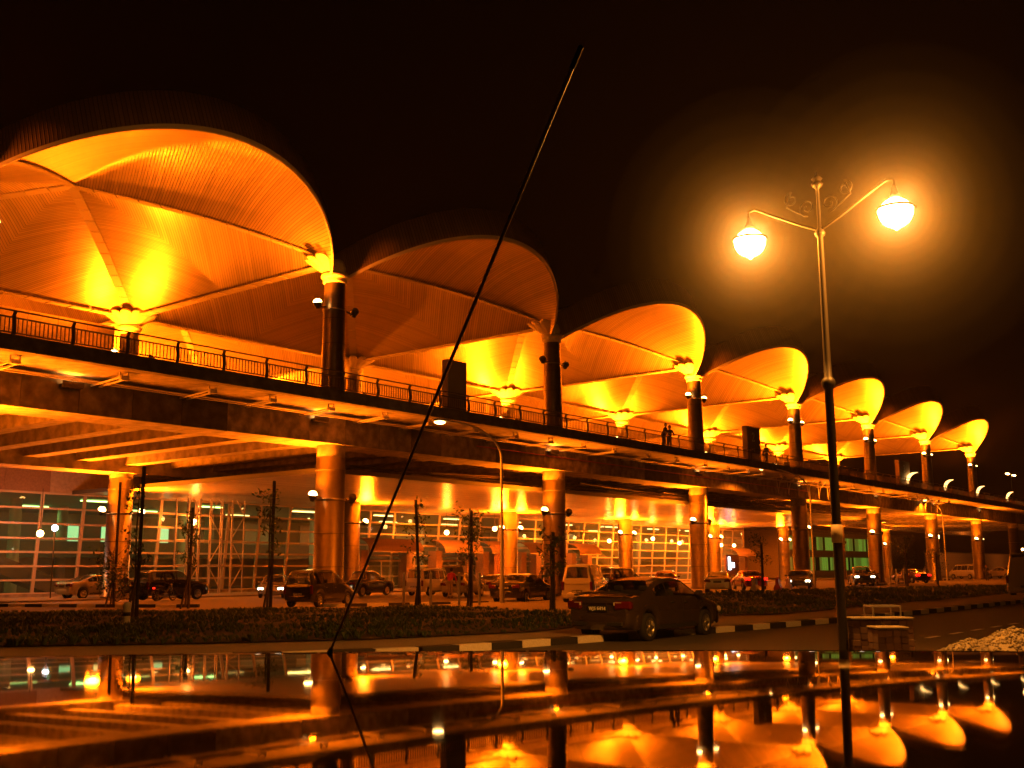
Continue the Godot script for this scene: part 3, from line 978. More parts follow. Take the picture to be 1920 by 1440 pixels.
	soft_box(ps, Vector3(0, 1.9, 0), Vector3(1.5, 3.8, 0.5), 0.03)
	build("pillar_body", ps, mat(lin(0.42, 0.2, 0.1), 0.5), pil)
	var t := TextMesh.new()
	t.text = "2"
	var f := SystemFont.new()
	f.font_names = ["Droid Serif"]
	t.font = f
	t.font_size = 80
	t.pixel_size = 0.011
	t.depth = 0.02
	inst("number", t, M.white, pil, Transform3D(Basis.IDENTITY, Vector3(0, 2.7, 0.262)))
	# lit white sign further along
	var sg := base("lit_sign", Vector3(121.6, 0.1, -62.0))
	tag(sg, "glowing white sign shape beside the columns near the red car", "sign")
	var sp := tool()
	box(sp, Vector3(0.9, 1.6, -0.1), Vector3(3.4, 3.2, 0.12))
	build("sign_board", sp, mat(lin(0.12, 0.05, 0.03), 0.5), sg)
	var s1 := tool()
	soft_box(s1, Vector3(0, 2.2, 0), Vector3(0.55, 1.5, 0.06), 0.02)
	soft_box(s1, Vector3(0.75, 1.95, 0), Vector3(1.1, 0.62, 0.06), 0.02)
	soft_box(s1, Vector3(0.1, 1.5, 0), Vector3(0.5, 0.3, 0.06), 0.02)
	build("sign_letters", s1, M.sign_lit, sg)
	# hall lamps seen as small points along the kerbside
	var pts := [[33.0, 3.9, -62.0], [45.0, 5.0, -63.8], [69.3, 4.8, -62.0], [74.0, 5.2, -60.5], [88.0, 4.6, -63.5], [97.0, 4.6, -63.5], [101.0, 4.4, -63.5], [106.0, 5.0, -63.5], [112.0, 4.6, -63.5], [118.0, 4.6, -63.5], [121.5, 4.5, -63.0], [125.0, 4.5, -63.0]]
	var wi := 0
	for p in pts:
		var g := base("ceiling_lamp", Vector3(p[0], 6.58, p[2]))
		tag(g, "small round hanging lamp under the metal soffit, number %s counted from the left" % ["one", "two", "three", "four", "five", "six", "seven", "eight", "nine", "ten", "eleven", "twelve"][wi], "lamp", "round lamps under the soffit")
		wi += 1
		var rod := tool()
		tube(rod, [Vector3(0, 0.0, 0), Vector3(0, p[1] - 6.45, 0)], 0.02, 6)
		build("rod", rod, M.dark_steel, g)
		var bl := tool()
		lathe(bl, [[0.0, 0.21], [0.15, 0.15], [0.21, 0.0], [0.15, -0.15], [0.0, -0.21]], 14, Transform3D(Basis.IDENTITY, Vector3(0, p[1] - 6.58, 0)))
		build("lamp_bulb", bl, M.lamp, g)
		omni(g, Vector3(0, p[1] - 6.58, 0), 13.0 if p[0] > 60.0 else 4.0, 0.14)

func cool_lamp() -> void:
	var g := base("white_lamp", Vector3(33.9, 0.1, -62.0))
	tag(g, "small cool white lamp on a thin post before the glass, above the silver sedan", "lamp")
	var rod := tool()
	tube(rod, [Vector3.ZERO, Vector3(0, 4.0, 0)], 0.04, 8)
	build("post", rod, M.dark_steel, g)
	var bl := tool()
	lathe(bl, [[0.0, 0.2], [0.14, 0.14], [0.19, 0.0], [0.14, -0.14], [0.0, -0.2]], 14, Transform3D(Basis.IDENTITY, Vector3(0, 4.15, 0)))
	build("lamp_bulb", bl, M.white_lamp, g)
	omni(g, Vector3(0, 4.15, 0), 0.06, 0.15, Color(0.8, 0.92, 1.0))

func scaffold() -> void:
	var o := base("scaffold_tower", Vector3(43.9, 0.1, -63.0))
	tag(o, "thin tubular scaffold tower standing before the glazed wall", "scaffold")
	for i in 3:
		var x := i * 1.85
		var tall := 6.9
		for dx in [0.0, 1.05]:
			for dz in [0.0, -1.3]:
				var st := tool()
				tube(st, [Vector3(x + dx, 0, dz), Vector3(x + dx, tall + 0.25 * float(dx > 0), dz)], 0.05, 6)
				build("standard_tube", st, M.mullion, o)
		for lv in 4:
			var y := 0.3 + lv * 1.72
			var st := tool()
			tube(st, [Vector3(x, y + 1.65, 0), Vector3(x + 1.05, y + 1.65, 0)], 0.045, 6)
			tube(st, [Vector3(x, y + 1.65, -1.3), Vector3(x + 1.05, y + 1.65, -1.3)], 0.045, 6)
			build("ledger", st, M.mullion, o)
			var b := tool()
			var fl := lv % 2 == i % 2
			tube(b, [Vector3(x + (0.0 if fl else 1.05), y, 0), Vector3(x + (1.05 if fl else 0.0), y + 1.6, 0)], 0.04, 6)
			build("brace", b, M.mullion, o)

# ---------------------------------------------------------------- ground
func kerb_line(pts: Array, label: String, step := 0.86, wide := 0.3) -> void:
	var o := base("kerb", Vector3.ZERO)
	o.set_meta("kind", "structure")
	o.set_meta("label", label)
	var c := Curve3D.new()
	c.bake_interval = 0.2
	for i in pts.size():
		var p: Vector2 = pts[i]
		var d: Vector2 = (pts[mini(i + 1, pts.size() - 1)] - pts[maxi(i - 1, 0)]) / 6.0
		c.add_point(Vector3(p.x, 0, p.y), -Vector3(d.x, 0, d.y), Vector3(d.x, 0, d.y))
	var n := int(c.get_baked_length() / step)
	for i in mini(n, 298):
		var a := c.sample_baked(i * step + 0.006)
		var b := c.sample_baked((i + 1) * step - 0.006)
		var d := (b - a).normalized()
		var s := d.cross(Vector3.UP) * wide
		var st := tool()
		var up := Vector3(0, 0.15, 0)
		var ch := Vector3(0, 0.11, 0)
		var lo := Vector3(0, -0.03, 0)
		var f := s.normalized() * 0.05
		quad(st, a + lo, b + lo, b + ch, a + ch)
		quad(st, a + ch, b + ch, b + up - f * -1.0, a + up + f)
		quad(st, a + up + f, b + up + f, b + up + s, a + up + s)
		quad(st, a + up + s, b + up + s, b + lo + s, a + lo + s)
		quad(st, a + lo, a + ch, a + up + f, a + up + s)
		quad(st, b + lo, b + up + s, b + up + f, b + ch)
		build("kerb_block", st, M.white if i % 2 == 0 else M.kerb_black, o)

var bed_a := PackedVector2Array([Vector2(8, -25), Vector2(11, -21.5), Vector2(13.9, -18.9), Vector2(16.6, -17.0), Vector2(20.8, -15.85), Vector2(25.0, -16.4), Vector2(27.6, -18.5), Vector2(30.4, -23.1), Vector2(33.0, -28.0), Vector2(32.1, -31.0), Vector2(25.2, -34.2), Vector2(20.5, -40.2), Vector2(10, -44), Vector2(4, -36)])
var bed_b := PackedVector2Array([Vector2(30.5, -16.6), Vector2(33, -15.1), Vector2(40.6, -15.4), Vector2(64, -16.0), Vector2(110, -16.0), Vector2(110, -22.5), Vector2(90, -23.4), Vector2(75, -30.5), Vector2(62, -31.5), Vector2(49, -31.8), Vector2(43, -27), Vector2(36, -20.5)])

func ground() -> void:
	var g := tool()
	sheet(g, PackedVector2Array([Vector2(-400, 300), Vector2(900, 300), Vector2(900, -700), Vector2(-400, -700)]), 0.0)
	setting("ground", g, M.ground, "flat paved ground around the terminal")
	var r := tool()
	sheet(r, PackedVector2Array([Vector2(-60, -5.0), Vector2(400, -5.0), Vector2(400, -12.76), Vector2(60, -12.76), Vector2(37.5, -12.76), Vector2(28.1, -13.1), Vector2(19.7, -14.1), Vector2(16.1, -14.65), Vector2(14.8, -15.1), Vector2(12, -16.8), Vector2(9, -19.5), Vector2(4, -26), Vector2(-60, -60)]), 0.004)
	setting("road", r, M.asphalt, "dark asphalt road in front of the median")
	var f := tool()
	sheet(f, PackedVector2Array([Vector2(-60, -34), Vector2(20, -44), Vector2(33, -33.5), Vector2(46, -33), Vector2(300, -33), Vector2(300, -57), Vector2(-60, -57)]), 0.005)
	setting("forecourt_road", f, M.ground, "paved pick up lanes below the elevated deck")
	plain_struct("pavement", Vector3(-40, -0.1, -66.0), Vector3(150, 0.1, -57.5), M.paving, "raised footway along the glazed terminal front")
	var md := tool()
	sheet(md, PackedVector2Array([Vector2(4.4, -26.2), Vector2(9.3, -19.7), Vector2(12.2, -17.1), Vector2(14.9, -15.4), Vector2(16.2, -14.9), Vector2(19.8, -14.4), Vector2(28.2, -13.4), Vector2(37.5, -13.05), Vector2(300, -13.05), Vector2(300, -19.0), Vector2(112, -23.5), Vector2(90, -24.6), Vector2(76, -31.5), Vector2(49, -33.0), Vector2(33, -32), Vector2(20, -42), Vector2(4, -46)]), 0.13)
	setting("median", md, M.paving, "paved median strip between road and pick up lanes")
	for e in [[bed_a, "planting_bed", "dark planted soil bed at the rounded end of the median"], [bed_b, "planting_bed", "long dark planted soil bed behind the parked sedan"]]:
		var st := tool()
		sheet(st, e[0], 0.16)
		var o := setting(e[1], st, M.soil, e[2])
	kerb_line([Vector2(4, -26), Vector2(9, -19.5), Vector2(12, -16.8), Vector2(14.8, -15.1), Vector2(16.1, -14.6), Vector2(19.7, -14.1), Vector2(28.1, -13.1), Vector2(37.5, -12.75), Vector2(60, -12.75), Vector2(180, -12.75)], "black and white painted kerb along the near road")
	kerb_line([Vector2(20, -68), Vector2(25.9, -51.5), Vector2(27.9, -46.0), Vector2(30.4, -41.4)], "black and white painted kerb before the parked motorcycles", 1.0)
	kerb_line([Vector2(33.0, -37.0), Vector2(35.0, -35.8), Vector2(38.7, -33.9), Vector2(43, -32.4)], "short painted kerb behind the row of thin posts", 1.0)
	kerb_line([Vector2(88, -34.6), Vector2(106, -37.0), Vector2(124, -40.0), Vector2(150, -43.7)], "distant painted kerb below the far columns", 1.6)
	# dashes
	var x := 20.2
	var dm := BoxMesh.new()
	dm.size = Vector3(0.86, 0.004, 0.12)
	var mk := base("road_markings", Vector3.ZERO)
	mk.set_meta("kind", "structure")
	mk.set_meta("label", "broken white line along the road edge")
	while x < 70.0:
		inst("dash", dm, M.line, mk, Transform3D(Basis.IDENTITY, Vector3(x + 0.43, 0.0085, -8.17)))
		x += 1.82
	# ground cover in both beds
	var cl := tool()
	for i in 14:
		var a := rng.randf() * TAU
		var bd := Vector3(cos(a), 0, sin(a))
		var s := bd.cross(Vector3.UP) * rng.randf_range(0.02, 0.045)
		var root := bd * rng.randf() * 0.08
		var hh := rng.randf_range(0.14, 0.34)
		var mid := root + bd * 0.07 + Vector3(0, hh * 0.6, 0)
		var tip := root + bd * rng.randf_range(0.1, 0.24) + Vector3(0, hh, 0)
		quad(cl, root - s * 0.4, root + s * 0.4, mid + s, mid - s)
		tri(cl, mid - s, mid + s, tip)
	var clump := fin(cl)
	var idx := 0
	for bed in [bed_a, bed_b]:
		var lo := Vector2(1e9, 1e9)
		var hi := -lo
		for p in bed:
			lo = lo.min(p)
			hi = hi.max(p)
		var ts := []
		var tries := 0
		while ts.size() < 6000 and tries < 40000:
			tries += 1
			var p := Vector2(rng.randf_range(lo.x, hi.x), rng.randf_range(lo.y, hi.y))
			if not Geometry2D.is_point_in_polygon(p, bed): continue
			var sc := 0.42 * rng.randf_range(0.6, 1.3) * (1.0 + 0.6 * sin(p.x * 0.7) * cos(p.y * 0.9))
			ts.append(Transform3D(Basis(Vector3.UP, rng.randf() * TAU).scaled(Vector3(sc, sc * 0.9, sc)), Vector3(p.x, 0.15, p.y)))
		var mm := MultiMesh.new()
		mm.transform_format = MultiMesh.TRANSFORM_3D
		mm.mesh = clump
		mm.instance_count = ts.size()
		for i in ts.size(): mm.set_instance_transform(i, ts[i])
		var mi := MultiMeshInstance3D.new()
		mi.multimesh = mm
		mi.material_override = M.leaf
		mi.name = numbered("ground_cover")
		add_child(mi)
		tag(mi, ["low leafy plants covering the rounded median bed", "low leafy plants covering the long bed behind the sedan"][idx], "plants", "", "stuff")
		idx += 1

func plain_struct(called: String, a: Vector3, b: Vector3, m: Material, label: String) -> void:
	var o := plain_box(called, a, b, m, self)
	o.set_meta("kind", "structure")
	o.set_meta("label", label)

# ---------------------------------------------------------------- plants
func young_tree(at: Vector3, h: float, stake_h: float, leaves: int, crown_y: float, crown_r: float, seed_: int, label: String, lean := 0.0) -> void:
	var o := base("young_tree", at)
	tag(o, label, "tree", "staked young trees in the median beds")
	var r := RandomNumberGenerator.new()
	r.seed = seed_
	var st := tool()
	bar(st, Vector3(0.12, -0.1, 0.05), Vector3(0.12 + lean, stake_h, 0.05), 0.085)
	build("stake", st, M.stake, o)
	var s2 := tool()
	bar(s2, Vector3(-0.45, -0.1, 0.3), Vector3(0.05, 1.3, 0.06), 0.06)
	build("prop", s2, M.stake, o)
	var t := tool()
	tube(t, [Vector3.ZERO, Vector3(0.05, h * 0.3, 0), Vector3(-0.03, h * 0.6, 0.04), Vector3(0.04, h, 0)], [0.05, 0.04, 0.03, 0.01], 7)
	var ends := []
	for i in 12:
		var y := h * r.randf_range(0.35, 0.95)
		var a := r.randf() * TAU
		var l := crown_r * r.randf_range(0.5, 1.0)
		var e := Vector3(cos(a) * l, y + l * 0.7, sin(a) * l)
		tube(t, [Vector3(0, y, 0), Vector3(cos(a) * l * 0.5, y + l * 0.25, sin(a) * l * 0.5), e], [0.016, 0.012, 0.005], 5)
		ends.append([Vector3(0, y, 0), e])
	build("trunk", t, M.bark, o)
	var c := tool()
	for i in leaves:
		var e: Array = ends[r.randi() % ends.size()]
		var p: Vector3 = e[0].lerp(e[1], r.randf_range(0.3, 1.1)) + Vector3(r.randfn(), r.randfn() * 1.2, r.randfn()) * crown_r * 0.2
		p.y += crown_y
		var d := Vector3(r.randfn(), r.randfn() - 0.6, r.randfn()).normalized()
		var sd := d.cross(Vector3(r.randfn(), r.randfn(), r.randfn())).normalized()
		var L := r.randf_range(0.1, 0.22)
		quad(c, p, p + d * L * 0.5 + sd * L * 0.22, p + d * L, p + d * L * 0.5 - sd * L * 0.22)
	build("crown", c, M.leaf, o)

func plants() -> void:
	young_tree(Vector3(27.8, 0.15, -45.5), 2.6, 5.6, 700, -0.6, 0.9, 11, "staked young tree with bushy low crown in front of the silver sedan")
	young_tree(Vector3(20.1, 0.15, -31.6), 4.4, 4.9, 130, 0.0, 0.5, 12, "thin staked tree beside the small white marker post")
	young_tree(Vector3(27.9, 0.15, -39.9), 4.6, 4.2, 260, 0.0, 0.5, 13, "thin staked tree in front of the dark off-roader and scaffold")
	young_tree(Vector3(26.7, 0.15, -33.0), 4.4, 4.9, 260, 0.0, 0.6, 14, "leafy staked tree beside the dark minivan")
	young_tree(Vector3(32.2, 0.15, -30.4), 4.2, 4.3, 170, 0.0, 0.6, 15, "staked tree leaning slightly between dark pickup and white van", -0.3)
	young_tree(Vector3(34.0, 0.15, -29.2), 4.0, 3.9, 420, 0.0, 0.7, 16, "staked tree with dense leaves before the open boot car")
	young_tree(Vector3(30.3, 0.15, -22.3), 2.9, 2.75, 260, 0.0, 0.5, 17, "staked tree between the white van and the black hatchback's left end")
	young_tree(Vector3(65.2, 0.15, -31.0), 3.8, 3.0, 260, 0.0, 0.7, 18, "small tree standing before the red car with brake lights")
	young_tree(Vector3(87.1, 0.15, -29.0), 3.6, 3.3, 360, 0.0, 0.9, 19, "dark small tree right of the tall ornamental lamp post")
	young_tree(Vector3(98.0, 0.15, -30.0), 3.2, 2.8, 300, 0.0, 0.9, 20, "dark young tree beside the three thin far posts")
	var i := 0
	for p in [Vector3(33.5, 0.1, -32.4), Vector3(34.1, 0.1, -31.4), Vector3(34.9, 0.1, -30.5), Vector3(36.0, 0.1, -30.3), Vector3(90.5, 0.1, -31.5), Vector3(92.2, 0.1, -31.5), Vector3(94.0, 0.1, -31.5)]:
		var st := tool()
		lathe(st, [[0.06, 0.0], [0.06, 1.35], [0.05, 1.4], [0.0, 1.42]], 10)
		var o := build("marker_post", st, M.galv, self)
		o.position = p
		tag(o, ["first thin grey post before the white van", "second thin grey post before the white van", "thin grey post before the red shirted person", "thin grey post beside the tall curved street lamp", "first of three thin posts below the far columns", "middle of three thin posts below the far columns", "last of three thin posts below the far columns"][i], "post", "thin grey posts")
		i += 1
	var st := tool()
	lathe(st, [[0.1, 0.0], [0.1, 0.5], [0.11, 0.52], [0.11, 0.6], [0.07, 0.66], [0.0, 0.68]], 14)
	var o := base("marker_bollard", Vector3(16.5, 0.15, -26.2))
	build("bollard_body", st, M.white, o)
	var bd := tool()
	lathe(bd, [[0.103, 0.3], [0.106, 0.3], [0.106, 0.4], [0.103, 0.4]], 14)
	build("dark_band", bd, M.black, o)
	tag(o, "short white marker bollard standing in the dark planting bed", "bollard")

func brick_stack(at: Vector3, turn: float, nx: int, nz: int, layers: int, label: String, frame := false) -> void:
	var o := base("brick_stack", at, turn)
	tag(o, label, "brick stack", "stacks of paving bricks by the lamp post")
	var pal := tool()
	for s in [-1, 0, 1]: box(pal, Vector3(0, 0.05, s * nz * 0.05), Vector3(nx * 0.2, 0.1, 0.07))
	build("pallet", pal, M.bark, o)
	var bm := tool()
	soft_box(bm, Vector3.ZERO, Vector3(0.195, 0.084, 0.098), 0.006)
	var bmesh := fin(bm)
	for l in layers:
		for i in nx:
			for k in nz:
				if l < layers - 1 and i > 0 and i < nx - 1 and k > 0 and k < nz - 1: continue
				inst("brick", bmesh, M.paver[rng.randi() % 3], o, Transform3D(Basis(Vector3.UP, rng.randf_range(-0.02, 0.02)), Vector3((i - (nx - 1) * 0.5) * 0.2, 0.145 + l * 0.087, (k - (nz - 1) * 0.5) * 0.102) + Vector3(rng.randf_range(-0.004, 0.004), 0, rng.randf_range(-0.004, 0.004))))
	if frame:
		var fr := tool()
		var y := 0.1 + layers * 0.087
		var hx := nx * 0.1
		var hz := nz * 0.05
		for c in [[-hx, -hz], [hx, -hz], [hx, hz], [-hx, hz]]: bar(fr, Vector3(c[0], y, c[1]), Vector3(c[0], y + 0.16, c[1]), 0.02)
		for c in [[-hx, -hz, hx, -hz], [hx, -hz, hx, hz], [hx, hz, -hx, hz], [-hx, hz, -hx, -hz]]: bar(fr, Vector3(c[0], y + 0.16, c[1]), Vector3(c[2], y + 0.16, c[3]), 0.025)
		build("wire_frame", fr, M.galv, o)
	else:
		var sl := tool()
		soft_box(sl, Vector3(0, 0.125 + layers * 0.087, 0), Vector3(nx * 0.2 + 0.02, 0.03, nz * 0.102 + 0.02), 0.01)
		build("cover_sheet", sl, M.paving, o)

func heap() -> void:
	var n := FastNoiseLite.new()
	n.seed = 9
	n.frequency = 0.9
	n.fractal_octaves = 5
	var f := func(x: float, z: float) -> float:
		var h := 0.0
		for b in [[14.9, -4.65, 0.8, 0.42], [15.5, -4.35, 1.3, 0.66], [16.2, -3.95, 1.6, 0.8], [17.3, -3.4, 2.0, 0.92]]:
			h = maxf(h, b[3] * maxf(0.0, 1.0 - Vector2(x - b[0], z - b[1]).length() / b[2]))
		return h
	var st := tool(true)
	var s := 0.07
	var g := {}
	var vert := func(i: int, j: int) -> Vector3:
		var k := Vector2i(i, j)
		if not g.has(k):
			var x := 13.6 + i * s
			var z := -6.0 + j * s
			var h: float = f.call(x, z)
			g[k] = Vector3(x, (h + (0.07 * n.get_noise_2d(x * 2.0, z * 2.0) + 0.025 * n.get_noise_2d(x * 9.0, z * 9.0)) * clampf(h * 6.0, 0.0, 1.0)) - (0.05 if h <= 0.0 else 0.0), z)
		return g[k]
	for i in 160:
		for j in 75:
			quad(st, vert.call(i, j), vert.call(i + 1, j), vert.call(i + 1, j + 1), vert.call(i, j + 1))
	var o := build("gravel_heap", st, M.gravel, self)
	tag(o, "rough pale heap of gravel beside the road", "gravel heap")
	var sm := tool()
	lathe(sm, [[0.0, -0.03], [0.035, -0.012], [0.04, 0.01], [0.02, 0.03], [0.0, 0.034]], 6, Transform3D.IDENTITY, false)
	var mm := MultiMesh.new()
	mm.transform_format = MultiMesh.TRANSFORM_3D
	mm.mesh = fin(sm)
	var ts := []
	while ts.size() < 9000:
		var x := rng.randf_range(13.7, 19.5)
		var z := rng.randf_range(-5.4, -0.8)
		var h: float = f.call(x, z)
		if h < 0.03: continue
		var sc := rng.randf_range(0.25, 0.75)
		ts.append(Transform3D(Basis.from_euler(Vector3(rng.randf() * 6, rng.randf() * 6, rng.randf() * 6)).scaled(Vector3.ONE * sc), Vector3(x, h + 0.07 * n.get_noise_2d(x * 2.0, z * 2.0) + 0.01, z)))
	mm.instance_count = ts.size()
	for i in ts.size(): mm.set_instance_transform(i, ts[i])
	var mi := MultiMeshInstance3D.new()
	mi.multimesh = mm
	mi.material_override = M.gravel
	mi.name = "loose_stones"
	mi.set_meta("kind", "stuff")
	o.add_child(mi)

func annex() -> void:
	var o := base("annex_building", Vector3(176, 0, -80))
	tag(o, "low building with two bands of greenish lit windows beyond the columns", "building")
	plain_box("wall", Vector3(0, 0, -14), Vector3(64, 8.2, 0), M.plaster, o)
	var gl := [glow(lin(0.25, 0.75, 0.06), 0.09), glow(lin(0.2, 0.62, 0.06), 0.05), mat(lin(0.05, 0.09, 0.04), 0.2)]
	for b in [[4.9, 7.3], [1.2, 3.6]]:
		for i in 44:
			plain_box("window", Vector3(1.0 + i * 1.0, b[0], -0.02), Vector3(1.8 + i * 1.0, b[1], 0.06), gl[[0, 1, 0, 2, 1][rng.randi() % 5]], o)
	plain_box("roof", Vector3(-0.5, 8.2, -14.5), Vector3(64.5, 8.6, 0.5), M.beam, o)
	var w := base("boundary_wall", Vector3(228, 0, -62))
	tag(w, "pale low wall beyond the far columns", "wall")
	plain_box("wall_face", Vector3(-30, 0, -0.4), Vector3(110, 4.2, 0), M.plaster, w)
	plain_box("coping", Vector3(-30.1, 4.2, -0.5), Vector3(110.1, 4.4, 0.1), M.beam, w)
	var i := 0
	for p in [[172.0, 6.0, -52.0], [205.0, 7.0, -55.0], [215.0, 4.6, -50.0], [245.0, 4.0, -54.0], [168.0, 3.6, -66.0]]:
		var g := base("distant_lamp", Vector3(p[0], 0, p[2]))
		tag(g, "small lit lamp on a post far under the deck, number %s from the left" % ["one", "two", "three", "four", "five"][i], "lamp", "distant lamps")
		i += 1
		var st := tool()
		tube(st, [Vector3.ZERO, Vector3(0, p[1], 0)], 0.05, 6)
		build("post", st, M.dark_steel, g)
		var bl := tool()
		lathe(bl, [[0.0, 0.22], [0.16, 0.16], [0.22, 0.0], [0.16, -0.16], [0.0, -0.22]], 12, Transform3D(Basis.IDENTITY, Vector3(0, p[1] + 0.2, 0)))
		build("lamp_bulb", bl, M.lamp, g)
		omni(g, Vector3(0, p[1] + 0.2, 0), 5.0, 0.2)
	var d := base("street_lamp", Vector3(190.0, 9.6, -45.0))
	tag(d, "slim double arm street lamp far along the deck", "street lamp")
	var st := tool()
	tube(st, [Vector3.ZERO, Vector3(0, 6.6, 0)], 0.07, 8)
	tube(st, [Vector3(-1.6, 7.0, 0), Vector3(0, 6.6, 0), Vector3(1.6, 7.0, 0)], 0.05, 8)
	build("post", st, M.dark_steel, d)
	for s in [-1.0, 1.0]:
		var h := tool()
		soft_box(h, Vector3(s * 2.0, 7.08, 0), Vector3(1.0, 0.22, 0.4), 0.06)
		build("lamp_head", h, M.lamp, d)

# ---------------------------------------------------------------- cars
func pl(a: Array, x: float) -> float:
	for i in a.size() - 1:
		if x <= a[i + 1][0]:
			var t: float = (x - a[i][0]) / maxf(a[i + 1][0] - a[i][0], 1e-5)
			t = clampf(t, 0.0, 1.0)
			return lerpf(a[i][1], a[i + 1][1], t)
	return a[-1][1]

const KIND := {
	"sedan": {"L": 4.55, "W": 1.72, "wb": [0.19, 0.80], "R": 0.31, "belt": [[0, 0.86], [0.04, 0.96], [0.2, 0.98], [0.55, 0.95], [0.74, 0.93], [0.94, 0.76], [1.0, 0.62]], "top": [[0, 0.84], [0.02, 0.95], [0.05, 1.0], [0.14, 1.02], [0.22, 1.13], [0.33, 1.34], [0.42, 1.41], [0.53, 1.42], [0.59, 1.38], [0.75, 0.99], [0.92, 0.82], [0.98, 0.72], [1.0, 0.6]], "rear": [0.155, 0.335], "front": [0.60, 0.745], "side": [[0.26, 0.385], [0.395, 0.53], [0.54, 0.70]], "seams": [0.39, 0.535, 0.72]},
	"hatch": {"L": 3.9, "W": 1.66, "wb": [0.17, 0.81], "R": 0.29, "belt": [[0, 0.8], [0.04, 0.95], [0.5, 0.93], [0.72, 0.92], [0.93, 0.76], [1.0, 0.6]], "top": [[0, 0.8], [0.03, 1.0], [0.12, 1.3], [0.2, 1.43], [0.45, 1.46], [0.54, 1.42], [0.73, 0.97], [0.92, 0.8], [0.98, 0.7], [1.0, 0.58]], "rear": [0.035, 0.115], "front": [0.555, 0.72], "side": [[0.12, 0.3], [0.31, 0.47], [0.48, 0.67]], "seams": [0.3, 0.475, 0.69]},
	"mpv": {"L": 4.1, "W": 1.68, "wb": [0.16, 0.82], "R": 0.31, "belt": [[0, 0.95], [0.03, 1.06], [0.6, 1.03], [0.78, 0.99], [0.95, 0.82], [1.0, 0.6]], "top": [[0, 0.9], [0.015, 1.05], [0.04, 1.55], [0.09, 1.72], [0.3, 1.77], [0.52, 1.75], [0.61, 1.66], [0.8, 1.06], [0.93, 0.9], [0.985, 0.75], [1.0, 0.6]], "rear": [0.018, 0.06], "front": [0.62, 0.79], "side": [[0.07, 0.25], [0.27, 0.46], [0.48, 0.72]], "seams": [0.26, 0.47, 0.74]},
	"suv": {"L": 4.3, "W": 1.74, "wb": [0.18, 0.80], "R": 0.36, "belt": [[0, 1.0], [0.03, 1.1], [0.6, 1.08], [0.75, 1.05], [0.95, 0.98], [1.0, 0.75]], "top": [[0, 0.95], [0.015, 1.1], [0.05, 1.6], [0.1, 1.72], [0.5, 1.74], [0.58, 1.66], [0.7, 1.14], [0.94, 1.03], [0.985, 0.9], [1.0, 0.7]], "rear": [0.02, 0.065], "front": [0.59, 0.695], "side": [[0.08, 0.26], [0.28, 0.45], [0.47, 0.65]], "seams": [0.27, 0.46, 0.66]},
	"pickup": {"L": 4.9, "W": 1.72, "wb": [0.2, 0.80], "R": 0.36, "belt": [[0, 0.98], [0.3, 1.0], [0.6, 1.06], [0.75, 1.04], [0.95, 0.96], [1.0, 0.72]], "top": [[0, 0.96], [0.33, 1.0], [0.35, 1.1], [0.37, 1.55], [0.42, 1.68], [0.56, 1.68], [0.62, 1.6], [0.73, 1.1], [0.94, 1.0], [0.985, 0.86], [1.0, 0.68]], "rear": [0.352, 0.40], "front": [0.625, 0.725], "side": [[0.40, 0.52], [0.53, 0.68]], "seams": [0.365, 0.525, 0.7]},
	"van": {"L": 4.5, "W": 1.69, "wb": [0.2, 0.83], "R": 0.31, "belt": [[0, 1.0], [0.02, 1.12], [0.7, 1.12], [0.9, 1.05], [0.98, 0.9], [1.0, 0.6]], "top": [[0, 0.95], [0.01, 1.15], [0.03, 1.75], [0.07, 1.93], [0.3, 1.97], [0.68, 1.95], [0.75, 1.86], [0.91, 1.12], [0.97, 0.95], [0.99, 0.8], [1.0, 0.6]], "rear": [0.014, 0.045], "front": [0.76, 0.905], "side": [[0.06, 0.26], [0.28, 0.5], [0.52, 0.66], [0.68, 0.84]], "seams": [0.51, 0.67, 0.86]},
	"truck": {"L": 6.2, "W": 2.1, "wb": [0.2, 0.84], "R": 0.4, "belt": [[0, 1.25], [0.6, 1.3], [0.9, 1.3], [0.98, 1.15], [1.0, 0.7]], "top": [[0, 1.3], [0.005, 2.2], [0.02, 2.45], [0.64, 2.45], [0.66, 2.3], [0.72, 2.3], [0.82, 2.25], [0.93, 1.45], [0.985, 1.2], [1.0, 0.7]], "rear": [0.007, 0.016], "front": [0.83, 0.925], "side": [[0.7, 0.86]], "seams": [0.68, 0.88]},
}
var wheel_parts := {}

func half_w(k: Dictionary, x: float) -> float:
	var e := minf(x, 1.0 - x) * float(k.L)
	return float(k.W) * 0.5 * (0.84 + 0.16 * sqrt(clampf(1.0 - pow(1.0 - clampf(e / 0.55, 0.0, 1.0), 2.0), 0.0, 1.0)))

